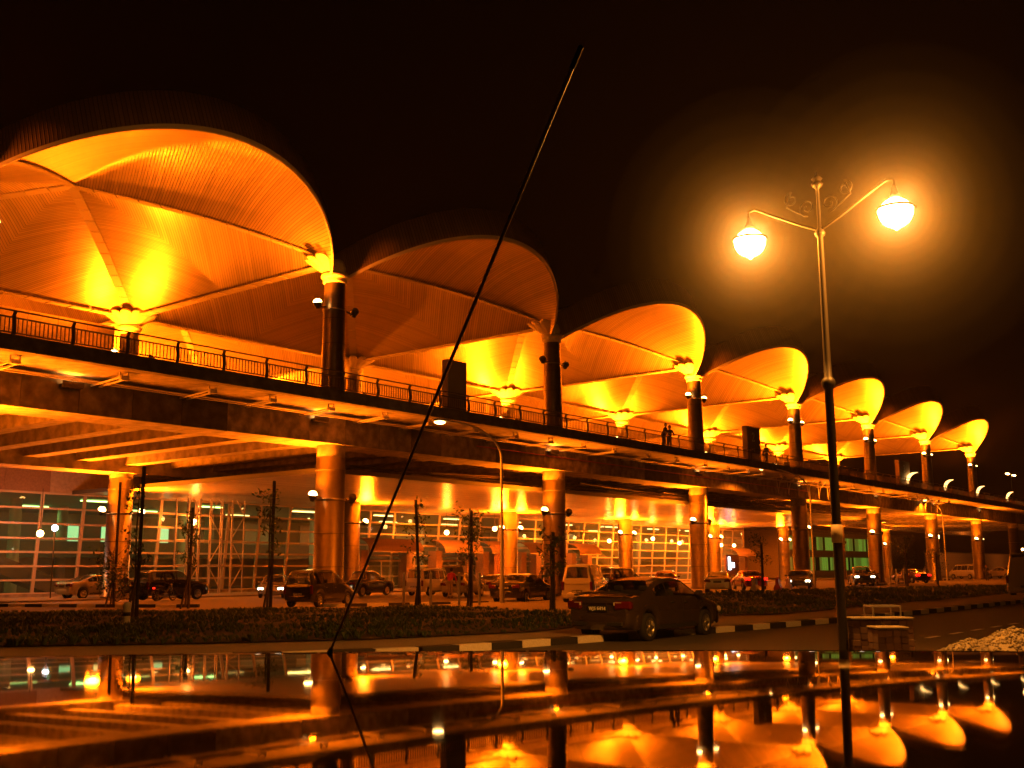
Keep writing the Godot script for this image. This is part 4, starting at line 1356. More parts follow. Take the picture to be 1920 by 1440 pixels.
func ring(k: Dictionary, x: float) -> Array:
	var L: float = k.L
	var w := half_w(k, x)
	var b: float = pl(k.belt, x)
	var t: float = maxf(pl(k.top, x), b - 0.06)
	var R: float = k.R
	var sill := 0.24 + 0.1 * pow(absf(x - 0.5) * 2.0, 6.0)
	for wx in k.wb:
		var dx := (x - float(wx)) * L
		var rr := R + 0.06
		if absf(dx) < rr: sill = maxf(sill, R + sqrt(rr * rr - dx * dx))
	sill = minf(sill, b - 0.12)
	var tall := clampf((t - b) / 0.5, 0.0, 1.0)
	var wt := lerpf(w * 0.93, w * 0.74, tall)
	var xx := (x - 0.5) * L
	var mid := lerpf(sill, b, 0.55)
	var drop := lerpf(0.02, 0.06, tall)
	return [Vector3(xx, sill, 0), Vector3(xx, sill, w * 0.94), Vector3(xx, lerpf(sill, b, 0.2), w * 0.985), Vector3(xx, mid, w), Vector3(xx, lerpf(sill, b, 0.9), w * 0.975), Vector3(xx, b, w * 0.945),
		Vector3(xx, b, w * 0.945).lerp(Vector3(xx, lerpf(b, t - drop, 0.5), lerpf(w * 0.935, wt, 0.45)), 0.16), Vector3(xx, lerpf(b, t - drop, 0.5), lerpf(w * 0.935, wt, 0.45)), Vector3(xx, lerpf(b, t - drop, 0.5), lerpf(w * 0.935, wt, 0.45)).lerp(Vector3(xx, t - drop, wt), 0.74), Vector3(xx, t - drop, wt), Vector3(xx, t - drop * 0.35, wt * 0.86), Vector3(xx, t, wt * 0.45), Vector3(xx, t + 0.004, 0)]

func car(kind: String, at: Vector3, heading: float, paint: Material, called: String, label: String, cat: String, size := 1.0, lights := "", plate := "") -> Node3D:
	var k: Dictionary = KIND[kind]
	var L: float = k.L
	var o := base(called, at, heading)
	o.scale = Vector3.ONE * size
	tag(o, label, cat, "vehicles around the terminal")
	var xs := []
	for i in 61: xs.append(i / 60.0)
	for a in k.top: xs.append(a[0])
	for a in k.belt: xs.append(a[0])
	for wx in k.wb:
		for d in [-1.0, -0.985, -0.93, -0.8, 0.8, 0.93, 0.985, 1.0]: xs.append(clampf(float(wx) + d * (float(k.R) + 0.06) / L, 0.0, 1.0))
	for s in k.side:
		for e in s: xs.append(e)
	for s in [k.front, k.rear]:
		for e in s: xs.append(e)
	xs.sort()
	var u := []
	for x in xs:
		if u.is_empty() or x - u[-1] > 0.0015: u.append(x)
	var st := tool(true)
	var rings := []
	for x in u: rings.append(ring(k, x))
	var n: int = rings[0].size()
	var mz := Vector3(1, 1, -1)
	for i in u.size() - 1:
		var um: float = (u[i] + u[i + 1]) * 0.5
		var at_side := false
		for s in k.side:
			if um > s[0] and um < s[1]: at_side = true
		var at_end: bool = (um > k.front[0] and um < k.front[1]) or (um > k.rear[0] and um < k.rear[1])
		for j in n - 1:
			if at_side and (j == 6 or j == 7): continue
			if at_end and j >= 10: continue
			var a: Vector3 = rings[i][j]
			var b: Vector3 = rings[i + 1][j]
			var c: Vector3 = rings[i + 1][j + 1]
			var d: Vector3 = rings[i][j + 1]
			quad(st, a, d, c, b)
			quad(st, a * mz, b * mz, c * mz, d * mz)
	st.set_smooth_group(-1)
	for e in [0, u.size() - 1]:
		var r: Array = rings[e]
		for j in n - 1:
			quad(st, r[j], r[j] * mz, r[j + 1] * mz, r[j + 1])
	build("body", st, paint, o)
	# side glass
	for s in k.side:
		for sg in [1.0, -1.0]:
			var g := tool(true)
			var m := 8
			var prev := []
			for i in m + 1:
				var x := lerpf(s[0], s[1], i / float(m))
				var r := ring(k, x)
				var lo: Vector3 = r[6]
				var hi: Vector3 = r[8]
				var md: Vector3 = r[7]
				var off := Vector3(0, 0.0, -0.006)
				var cur := [(lo + off) * Vector3(1, 1, sg), (md + off) * Vector3(1, 1, sg), (hi + off) * Vector3(1, 1, sg)]
				if i > 0:
					for q in 2: quad(g, prev[q], prev[q + 1], cur[q + 1], cur[q])
				prev = cur
			build("side_window", g, M.car_glass, o)
	for f in [["rear", "rear_window", -1.0], ["front", "windscreen", 1.0]]:
		var g := tool(true)
		var prev := []
		for i in 9:
			var x := lerpf(k[f[0]][0], k[f[0]][1], i / 8.0)
			var r := ring(k, x)
			var cur := []
			for z in [-1.0, 1.0]:
				var pts := [r[10], r[11], r[12]] if z < 0 else [r[11], r[10]]
				for p in pts:
					cur.append(p * Vector3(1, 1, z) + Vector3(0, -0.006, 0))
			if i > 0:
				for q in 4: quad(g, prev[q], cur[q], cur[q + 1], prev[q + 1])
			prev = cur
		build(f[1], g, M.car_glass, o)
	# seams
	for sx in k.seams:
		for sg in [1.0, -1.0]:
			var g := tool()
			var r := ring(k, sx)
			for j in range(1, 5):
				var a: Vector3 = r[j] + Vector3(0, 0, 0.003)
				var b: Vector3 = r[j + 1] + Vector3(0, 0, 0.003)
				var q := Vector3(0.006, 0, 0)
				quad(g, (a - q) * Vector3(1, 1, sg), (b - q) * Vector3(1, 1, sg), (b + q) * Vector3(1, 1, sg), (a + q) * Vector3(1, 1, sg))
			build("door_seam", g, M.car_trim, o)
			var hd := tool()
			var hp: Vector3 = r[4] * Vector3(1, 1, sg)
			soft_box(hd, hp + Vector3(0.16, -0.05, 0.012 * sg), Vector3(0.15, 0.03, 0.03), 0.008)
			build("door_handle", hd, M.car_trim, o)
	# bumpers, lamps, plate, mirrors
	var ym: float = 0.46
	for e in [[0.0, -1.0, "rear_bumper"], [1.0, 1.0, "front_bumper"]]:
		var g := tool(true)
		var prev := []
		for i in 17:
			var t := (i / 16.0) * 2.0 - 1.0
			var w: float = half_w(k, 0.5) * 1.005
			var z := t * w
			var xx: float = e[1] * (L * 0.5 + 0.05 - 0.34 * pow(absf(t), 3.5))
			var cur := [Vector3(xx - e[1] * 0.06, 0.27, z), Vector3(xx, 0.32, z), Vector3(xx, ym + 0.08, z), Vector3(xx - e[1] * 0.05, ym + 0.14, z)]
			if i > 0:
				for q in 3: quad(g, prev[q], cur[q], cur[q + 1], prev[q + 1])
			prev = cur
		build(e[2], g, paint, o)
	var tall := kind in ["van", "mpv", "suv", "truck"]
	for sg in [1.0, -1.0]:
		var w := half_w(k, 0.02)
		var tl := tool()
		var ty := pl(k.belt, 0.03) - 0.13
		if tall: soft_box(tl, Vector3(-L * 0.5 + 0.03, ty - 0.1, sg * (w - 0.07)), Vector3(0.1, 0.42, 0.15), 0.03)
		else: soft_box(tl, Vector3(-L * 0.5 + 0.06, ty, sg * (w - 0.17)), Vector3(0.17, 0.19, 0.42), 0.04, Basis(Vector3.UP, sg * 0.16))
		build("tail_lamp", tl, M.brake if lights.contains("tail") else M.red_lens, o)
		if not tall:
			var rv := tool()
			soft_box(rv, Vector3(-L * 0.5 - 0.02, ty + 0.035, sg * (w - 0.27)), Vector3(0.03, 0.07, 0.2), 0.008, Basis(Vector3.UP, sg * 0.16))
			build("reverse_lamp", rv, M.clear_lens, o)
		var hl := tool()
		var hy := pl(k.belt, 0.97) - 0.08
		var wf := half_w(k, 0.975)
		soft_box(hl, Vector3(L * 0.5 - 0.1, hy, sg * (wf - 0.15)), Vector3(0.2, 0.15, 0.36), 0.04, Basis(Vector3.UP, -sg * 0.25))
		build("headlamp", hl, M.headlight if lights.contains("head") else M.clear_lens, o)
		var mr := tool()
		var mx: float = k.side[-1][1] - 0.015
		var r := ring(k, mx)
		var mp: Vector3 = r[5] * Vector3(1, 1, sg)
		soft_box(mr, mp + Vector3(0.02, 0.09, sg * 0.11), Vector3(0.1, 0.13, 0.19), 0.03)
		build("door_mirror", mr, paint, o)
		var ms := tool()
		box(ms, Vector3(-L * 0.02, 0.3, sg * half_w(k, 0.5) * 0.975), Vector3(L * 0.40, 0.1, 0.03))
		build("sill_trim", ms, M.car_trim, o)
	var pt := tool()
	var py := 0.74 if not tall else 0.62
	soft_box(pt, Vector3(-L * 0.5 - 0.015, py, 0), Vector3(0.03, 0.14, 0.52), 0.006)
	var po := build("number_plate", pt, M.plate, o)
	if plate != "":
		var tm := TextMesh.new()
		tm.text = plate
		var f := SystemFont.new()
		f.font_names = ["Droid Sans"]
		f.font_weight = 700
		tm.font = f
		tm.font_size = 40
		tm.pixel_size = 0.0026
		tm.depth = 0.004
		inst("lettering", tm, M.plate_text, po, Transform3D(Basis(Vector3.UP, -PI / 2), Vector3(-L * 0.5 - 0.032, py, 0)))
	# wheels
	var R: float = k.R
	for wx in k.wb:
		for sg in [1.0, -1.0]:
			var wn := Node3D.new()
			wn.name = "wheel"
			o.add_child(wn, true)
			wn.position = Vector3((float(wx) - 0.5) * L, R, sg * (float(k.W) * 0.5 - 0.11))
			wn.basis = Basis(Vector3.RIGHT, PI / 2 * sg)
			var key := "%.2f" % R
			if not wheel_parts.has(key):
				var ty := tool()
				lathe(ty, [[R * 0.66, -0.09], [R * 0.93, -0.095], [R, -0.07], [R, 0.07], [R * 0.93, 0.095], [R * 0.66, 0.09]], 28)
				var rm := tool()
				lathe(rm, [[R * 0.67, 0.09], [R * 0.62, 0.095], [R * 0.58, 0.05], [R * 0.55, 0.01], [0.0, 0.01]], 28)
				for i in 5:
					var a := TAU * i / 5.0
					var dd := Vector3(cos(a), 0, sin(a))
					bar(rm, dd * 0.03 + Vector3(0, 0.075, 0), dd * R * 0.6 + Vector3(0, 0.07, 0), 0.06, 0.03)
				lathe(rm, [[0.07, 0.06], [0.065, 0.095], [0.0, 0.1]], 12)
				wheel_parts[key] = [fin(ty), fin(rm)]
			inst("tyre", wheel_parts[key][0], M.tyre, wn)
			inst("rim", wheel_parts[key][1], M.rim_metal, wn)
	var wi: float = float(k.W) * 0.36
	var fx: float = (float(k.side[-1][0]) + 0.02 - 0.5) * L
	for sg in [-0.5, 0.5]:
		var se := tool()
		soft_box(se, Vector3(fx + 0.2, 0.55, sg * wi * 1.15), Vector3(0.5, 0.2, 0.48), 0.06)
		soft_box(se, Vector3(fx - 0.06, 0.86, sg * wi * 1.15), Vector3(0.15, 0.55, 0.46), 0.06, Basis(Vector3.BACK, 0.15))
		soft_box(se, Vector3(fx - 0.12, 1.2, sg * wi * 1.15), Vector3(0.1, 0.17, 0.26), 0.04)
		build("seat", se, M.seat, o)
	var bx: float = (float(k.side[0][0]) + 0.07 - 0.5) * L
	if kind != "pickup" and kind != "truck":
		var be := tool()
		soft_box(be, Vector3(bx, 0.82, 0), Vector3(0.16, 0.6, wi * 2.0), 0.06)
		soft_box(be, Vector3(bx - 0.03, 1.16, wi * 0.55), Vector3(0.09, 0.13, 0.24), 0.03)
		soft_box(be, Vector3(bx - 0.03, 1.16, -wi * 0.55), Vector3(0.09, 0.13, 0.24), 0.03)
		build("rear_bench", be, M.seat, o)
	var dbx: float = (float(k.front[1]) - 0.5) * L - 0.3
	var db := tool()
	soft_box(db, Vector3(dbx, 0.84, 0), Vector3(0.4, 0.16, wi * 2.05), 0.04)
	build("dashboard", db, M.car_trim, o)
	var un := tool()
	box(un, Vector3(0, 0.4, 0), Vector3(L * 0.92, 0.2, float(k.W) * 0.62))
	build("underbody", un, M.black, o)
	return o

func paint(c: Color, rough := 0.25) -> StandardMaterial3D:
	var m := mat(c, rough, 0.25)
	m.clearcoat_enabled = true
	m.clearcoat = 1.0
	m.clearcoat_roughness = 0.04
	return m

func vehicles() -> void:
	var silver := paint(lin(0.34, 0.33, 0.31))
	var white := paint(lin(0.6, 0.58, 0.54))
	var black := paint(lin(0.016, 0.016, 0.017))
	var maroon := paint(lin(0.09, 0.012, 0.01))
	var grey := paint(lin(0.06, 0.058, 0.055))
	var red := paint(lin(0.25, 0.02, 0.015))
	var hero := car("sedan", Vector3(22.65, 0.0, -13.75), 0.03, paint(lin(0.048, 0.033, 0.028), 0.25), "parked_sedan", "large dark sedan with rear spoiler parked by the near painted kerb", "car", 1.0, "", "WJS 6414")
	var sp := tool(true)
	var prev := []
	for i in 13:
		var t := i / 6.0 - 1.0
		var z := t * 0.72
		var x := -2.26 + 0.12 * t * t
		var y := 1.085 - 0.055 * pow(absf(t), 3.0)
		var cur := [Vector3(x, y, z), Vector3(x + 0.02, y + 0.025, z), Vector3(x + 0.2, y + 0.0, z), Vector3(x + 0.2, y - 0.03, z), Vector3(x, y - 0.02, z)]
		if i > 0:
			for q in 5: quad(sp, prev[q], cur[q], cur[(q + 1) % 5], prev[(q + 1) % 5])
		prev = cur
	build("rear_spoiler", sp, hero.get_node("body").material_override, hero)
	var tree_ := tool()
	soft_box(tree_, Vector3(-2.29, 0.4, 0.0), Vector3(0.06, 0.1, 1.3), 0.02)
	build("bumper_strip", tree_, M.car_trim, hero)
	car("sedan", Vector3(36.0, 0.05, -60.5), 0.05, silver, "silver_sedan", "silver sedan half hidden behind the bushy young tree", "car", 1.02)
	car("suv", Vector3(36.4, 0.05, -53.5), 0.02, black, "dark_suv", "black off-roader standing beside the motorcycle in front of the glass", "car", 0.95)
	car("hatch", Vector3(42.6, 0.05, -52.0), PI + 0.75, silver, "silver_hatchback", "small silver hatchback facing the camera with its headlamp lit", "car", 0.92, "head")
	car("mpv", Vector3(32.8, 0.05, -36.9), 0.32, black, "dark_minivan", "black tall minivan in front of the first front column", "car", 0.92, "", "QAA 2718")
	car("pickup", Vector3(47.8, 0.05, -49.6), 0.2, black, "dark_pickup", "dark pickup partly hidden behind the black minivan", "car", 0.92)
	car("van", Vector3(51.0, 0.05, -47.0), 0.18, white, "white_van", "white van with dark rear window behind the thin grey posts", "van", 0.86, "", "QKB 4410")
	var ob := car("hatch", Vector3(49.6, 0.05, -43.0), 0.35, silver, "open_boot_hatchback", "silver hatchback with its boot lid raised beside the red shirted person", "car", 0.95)
	var lid := tool(true)
	for i in 6:
		var a0 := i / 6.0
		var a1 := (i + 1) / 6.0
		var p0 := Vector3(-1.45 - 0.75 * a0, 1.45 + 0.5 * sin(a0 * 2.2), 0)
		var p1 := Vector3(-1.45 - 0.75 * a1, 1.45 + 0.5 * sin(a1 * 2.2), 0)
		for dy in [0.0, -0.05]:
			quad(lid, p0 + Vector3(0, dy, -0.6), p1 + Vector3(0, dy, -0.58), p1 + Vector3(0, dy, 0.58), p0 + Vector3(0, dy, 0.6))
	build("boot_lid", lid, silver, ob)
	car("sedan", Vector3(54.5, 0.05, -44.5), 0.2, silver, "silver_saloon", "silver saloon mostly hidden behind the leafy staked tree", "car", 0.9)
	car("sedan", Vector3(42.0, 0.05, -32.6), 0.25, black, "black_hatchback", "black car with pale rear window behind the tall curved street lamp", "car", 0.97, "", "QM 8181 A")
	car("mpv", Vector3(58.0, 0.05, -42.0), 0.15, maroon, "maroon_minivan", "dark maroon minivan behind the curved lamp post", "car", 0.9)
	car("van", Vector3(42.6, 0.05, -29.3), 0.42, white, "white_minibus", "tall white minibus behind the large dark sedan", "van", 0.92, "", "QAB 1207")
	car("mpv", Vector3(61.0, 0.05, -39.0), 0.0, maroon, "dark_red_people_carrier", "dark red people carrier roof showing above the large sedan", "car", 0.95)
	car("hatch", Vector3(68.5, 0.05, -40.0), 0.5, red, "red_hatchback", "red hatchback just left of the white saloon", "car", 1.0, "tail")
	car("sedan", Vector3(64.8, 0.05, -33.9), 0.45, white, "white_saloon", "white saloon behind the large dark sedan's bonnet", "car", 0.98)
	car("sedan", Vector3(75.0, 0.05, -36.7), 0.7, red, "red_saloon", "red saloon with glowing brake lamps by the red barrier", "car", 1.0, "tail")
	car("sedan", Vector3(79.0, 0.05, -34.5), PI + 0.4, grey, "grey_saloon", "dark grey saloon with a lit headlamp left of the fourth column", "car", 1.0, "head")
	car("hatch", Vector3(88.0, 0.05, -38.0), 0.3, maroon, "maroon_hatchback", "maroon hatchback left of the tall ornamental post", "car", 1.0)
	car("pickup", Vector3(96.0, 0.05, -36.0), PI + 0.5, black, "black_pickup", "black pickup with lit lamps right of the tall ornamental post", "car", 1.0, "head")
	car("sedan", Vector3(101.5, 0.05, -37.5), 0.2, grey, "grey_sedan", "dark grey sedan behind the three thin far posts", "car", 1.0)
	car("sedan", Vector3(112.5, 0.05, -37.0), 0.9, maroon, "maroon_sedan", "maroon sedan with a glowing tail lamp near the fifth column", "car", 1.0, "tail")
	car("van", Vector3(155.0, 0.05, -43.5), 1.1, white, "far_white_van", "small white van far off between the last columns", "van", 1.0)
	car("sedan", Vector3(160.0, 0.05, -40.0), 1.0, white, "far_pale_car", "pale car far off left of the last column", "car", 1.1)
	car("truck", Vector3(64.2, 0.0, -14.3), 0.02, paint(lin(0.25, 0.2, 0.16)), "parked_truck", "box truck cut off by the right edge beyond the gravel", "truck", 0.95)
	barrier(Vector3(72.0, 0.05, -33.0), 0.3, M.red_plastic, "red plastic road barrier left of the fourth front column", "barrier")
	barrier(Vector3(68.3, 0.05, -33.0), 0.3, M.white, "white road barrier beside the red saloon", "barrier")
	barrier(Vector3(74.2, 0.05, -33.2), 0.3, M.white, "white road barrier between red barrier and fourth column", "barrier")

func barrier(at: Vector3, turn: float, m: Material, label: String, cat: String) -> void:
	var o := base("road_barrier", at, turn)
	tag(o, label, cat, "road barriers")
	var st := tool()
	var pr := [[0.25, 0.0], [0.25, 0.2], [0.12, 0.45], [0.1, 0.85], [-0.1, 0.85], [-0.12, 0.45], [-0.25, 0.2], [-0.25, 0.0]]
	for i in 7:
		quad(st, Vector3(-0.6, pr[i][1], pr[i][0]), Vector3(-0.6, pr[i + 1][1], pr[i + 1][0]), Vector3(0.6, pr[i + 1][1], pr[i + 1][0]), Vector3(0.6, pr[i][1], pr[i][0]))
	for e in [-0.6, 0.6]:
		for i in 3:
			quad(st, Vector3(e, pr[i][1], pr[i][0]), Vector3(e, pr[i + 1][1], pr[i + 1][0]), Vector3(e, pr[6 - i][1], pr[6 - i][0]), Vector3(e, pr[7 - i][1], pr[7 - i][0]))
	build("barrier_body", st, m, o)
	var hd := tool()
	tube(hd, [Vector3(-0.35, 0.85, 0), Vector3(-0.3, 0.95, 0), Vector3(0.3, 0.95, 0), Vector3(0.35, 0.85, 0)], 0.025, 6)
	build("handle", hd, m, o)

# ---------------------------------------------------------------- the car whose roof fills the foreground
func near_car() -> void:
	var fwd := Vector3(cos(0.6686), 0, -sin(0.6686))
	var rt := Vector3(sin(0.6686), 0, cos(0.6686))
	var pm := paint(lin(0.022, 0.012, 0.009), 0.35)
	pm.clearcoat_roughness = 0.03
	pm.clearcoat = 0.85
	pm.metallic = 0.0
	pm.metallic_specular = 0.0
	pm.roughness = 0.8
	var o := car("sedan", fwd * 0.55, 0.6686, pm, "foreground_car", "glossy dark car whose roof mirrors the lights across the bottom", "car", 1.0)
	o.get_node("body").scale = Vector3(1, 1.0, 1)
	var roof := tool(true)
	var h := func(s: float, t: float) -> float:
		var y := 1.506 + 0.0217 * (0.74 * 0.74 - (s - 0.56) * (s - 0.56))
		if s > 1.3: y -= pow((s - 1.3) / 0.05, 2.0) * 0.012
		if s < -0.2: y -= pow((s + 0.2) / 0.3, 2.0) * 0.05
		y -= 0.004 * t * t / 0.36 + (pow((absf(t) - 0.72) / 0.05, 2.0) * 0.02 if absf(t) > 0.72 else 0.0)
		return y
	var ss := []
	for i in 41: ss.append(lerpf(-0.5, 1.3, i / 40.0))
	for i in 6: ss.append(1.3 + 0.1 * (i + 1) / 6.0)
	var tt := []
	for i in 8: tt.append(lerpf(-0.8, -0.72, i / 8.0))
	for i in 33: tt.append(lerpf(-0.72, 0.72, i / 32.0))
	for i in 8: tt.append(lerpf(0.72, 0.8, (i + 1) / 8.0))
	var inv := o.transform.affine_inverse()
	for i in ss.size() - 1:
		for j in tt.size() - 1:
			var p := []
			for c in [[i, j], [i + 1, j], [i + 1, j + 1], [i, j + 1]]:
				p.append(inv * (fwd * ss[c[0]] + rt * tt[c[1]] + Vector3(0, h.call(ss[c[0]], tt[c[1]]), 0)))
			quad(roof, p[0], p[3], p[2], p[1])
	build("roof_panel", roof, pm, o)
	var an := Node3D.new()
	an.name = "antenna"
	o.add_child(an, true)
	var b := fwd * 1.285 + rt * -0.215
	b.y = h.call(1.285, -0.215)
	var tip := fwd * 0.66 + rt * 0.047
	tip.y = 1.6 + 0.66 * tan(0.4777)
	var st := tool()
	tube(st, [inv * b, inv * (b + (tip - b) * 0.012)], [0.0034, 0.0024], 12)
	build("antenna_base", st, M.black, an)
	var segs := [0.01, 0.36, 0.68, 0.985]
	for i in 3:
		var m := tool()
		tube(m, [inv * b.lerp(tip, segs[i]), inv * b.lerp(tip, segs[i + 1])], 0.0015, 12)
		build("mast_section", m, mat(lin(0.3, 0.22, 0.16), 0.4, 0.0), an)
	var e := tool()
	tube(e, [inv * b.lerp(tip, 0.98), inv * b.lerp(tip, 1.0)], 0.0019, 12)
	build("antenna_tip", e, M.black, an)

# ---------------------------------------------------------------- people
func capsule(p: Vector3, a: Vector3, b: Vector3, ra: float, rb: float) -> float:
	var ab := b - a
	var t := clampf((p - a).dot(ab) / ab.length_squared(), 0.0, 1.0)
	return p.distance_to(a + ab * t) - lerpf(ra, rb, t)

func body_mesh(bones: Array, cell: float) -> ArrayMesh:
	var lo := Vector3(1e9, 1e9, 1e9)
	var hi := -lo
	for b in bones:
		for q in [[b[0], b[2]], [b[1], b[3]]]:
			lo = lo.min(q[0] - Vector3.ONE * (q[1] + cell * 2))
			hi = hi.max(q[0] + Vector3.ONE * (q[1] + cell * 2))
	var n := Vector3i(((hi - lo) / cell).ceil()) + Vector3i.ONE
	var field := PackedFloat32Array()
	field.resize(n.x * n.y * n.z)
	field.fill(1.0)
	for b in bones:
		var l: Vector3 = ((b[0].min(b[1]) - Vector3.ONE * (maxf(b[2], b[3]) + 0.08) - lo) / cell).floor()
		var u: Vector3 = ((b[0].max(b[1]) + Vector3.ONE * (maxf(b[2], b[3]) + 0.08) - lo) / cell).ceil()
		for x in range(maxi(0, int(l.x)), mini(n.x, int(u.x) + 1)):
			for y in range(maxi(0, int(l.y)), mini(n.y, int(u.y) + 1)):
				for z in range(maxi(0, int(l.z)), mini(n.z, int(u.z) + 1)):
					var d := capsule(lo + Vector3(x, y, z) * cell, b[0], b[1], b[2], b[3])
					var i := (x * n.y + y) * n.z + z
					var f := field[i]
					var k := 0.035
					var hh := clampf(0.5 + 0.5 * (f - d) / k, 0.0, 1.0)
					field[i] = lerpf(f, d, hh) - k * hh * (1.0 - hh)
	var at := func(x: int, y: int, z: int) -> float: return field[(x * n.y + y) * n.z + z]
	var verts := {}
	for x in n.x - 1:
		for y in n.y - 1:
			for z in n.z - 1:
				var sum := Vector3.ZERO
				var cnt := 0
				var s := 0
				var v := []
				for i in 8:
					v.append(at.call(x + (i & 1), y + ((i >> 1) & 1), z + ((i >> 2) & 1)))
					if v[i] < 0.0: s += 1
				if s == 0 or s == 8: continue
				for e in [[0, 1], [2, 3], [4, 5], [6, 7], [0, 2], [1, 3], [4, 6], [5, 7], [0, 4], [1, 5], [2, 6], [3, 7]]:
					var a: float = v[e[0]]
					var b: float = v[e[1]]
					if (a < 0.0) != (b < 0.0):
						var t := a / (a - b)
						var pa := Vector3(e[0] & 1, (e[0] >> 1) & 1, (e[0] >> 2) & 1)
						var pb := Vector3(e[1] & 1, (e[1] >> 1) & 1, (e[1] >> 2) & 1)
						sum += pa.lerp(pb, t)
						cnt += 1
				verts[Vector3i(x, y, z)] = lo + (Vector3(x, y, z) + sum / cnt) * cell
	var st := tool(true)
	var col := func(p: Vector3) -> Color:
		var best := 1e9
		var c := Color.WHITE
		for b in bones:
			var d := capsule(p, b[0], b[1], b[2], b[3])
			if d < best:
				best = d
				c = b[4]
		return c
	var put := func(q: Array):
		for i in [0, 1, 2, 0, 2, 3]:
			st.set_color(col.call(q[i]))
			st.add_vertex(q[i])
	for c in verts:
		for ax in 3:
			var d: Vector3i = [Vector3i(1, 0, 0), Vector3i(0, 1, 0), Vector3i(0, 0, 1)][ax]
			var e: Vector3i = [Vector3i(0, 1, 0), Vector3i(0, 0, 1), Vector3i(1, 0, 0)][ax]
			var f: Vector3i = [Vector3i(0, 0, 1), Vector3i(1, 0, 0), Vector3i(0, 1, 0)][ax]
			var g: Vector3i = c + d
			if g.x >= n.x or g.y >= n.y or g.z >= n.z: continue
			var a: float = at.call(c.x, c.y, c.z)
			var b: float = at.call(g.x, g.y, g.z)
			if (a < 0.0) == (b < 0.0): continue
			if not (verts.has(c - e) and verts.has(c - f) and verts.has(c - e - f)): continue
			var q := [verts[c], verts[c - e], verts[c - e - f], verts[c - f]]
			if a < 0.0: q.reverse()
			put.call(q)
	return fin(st)

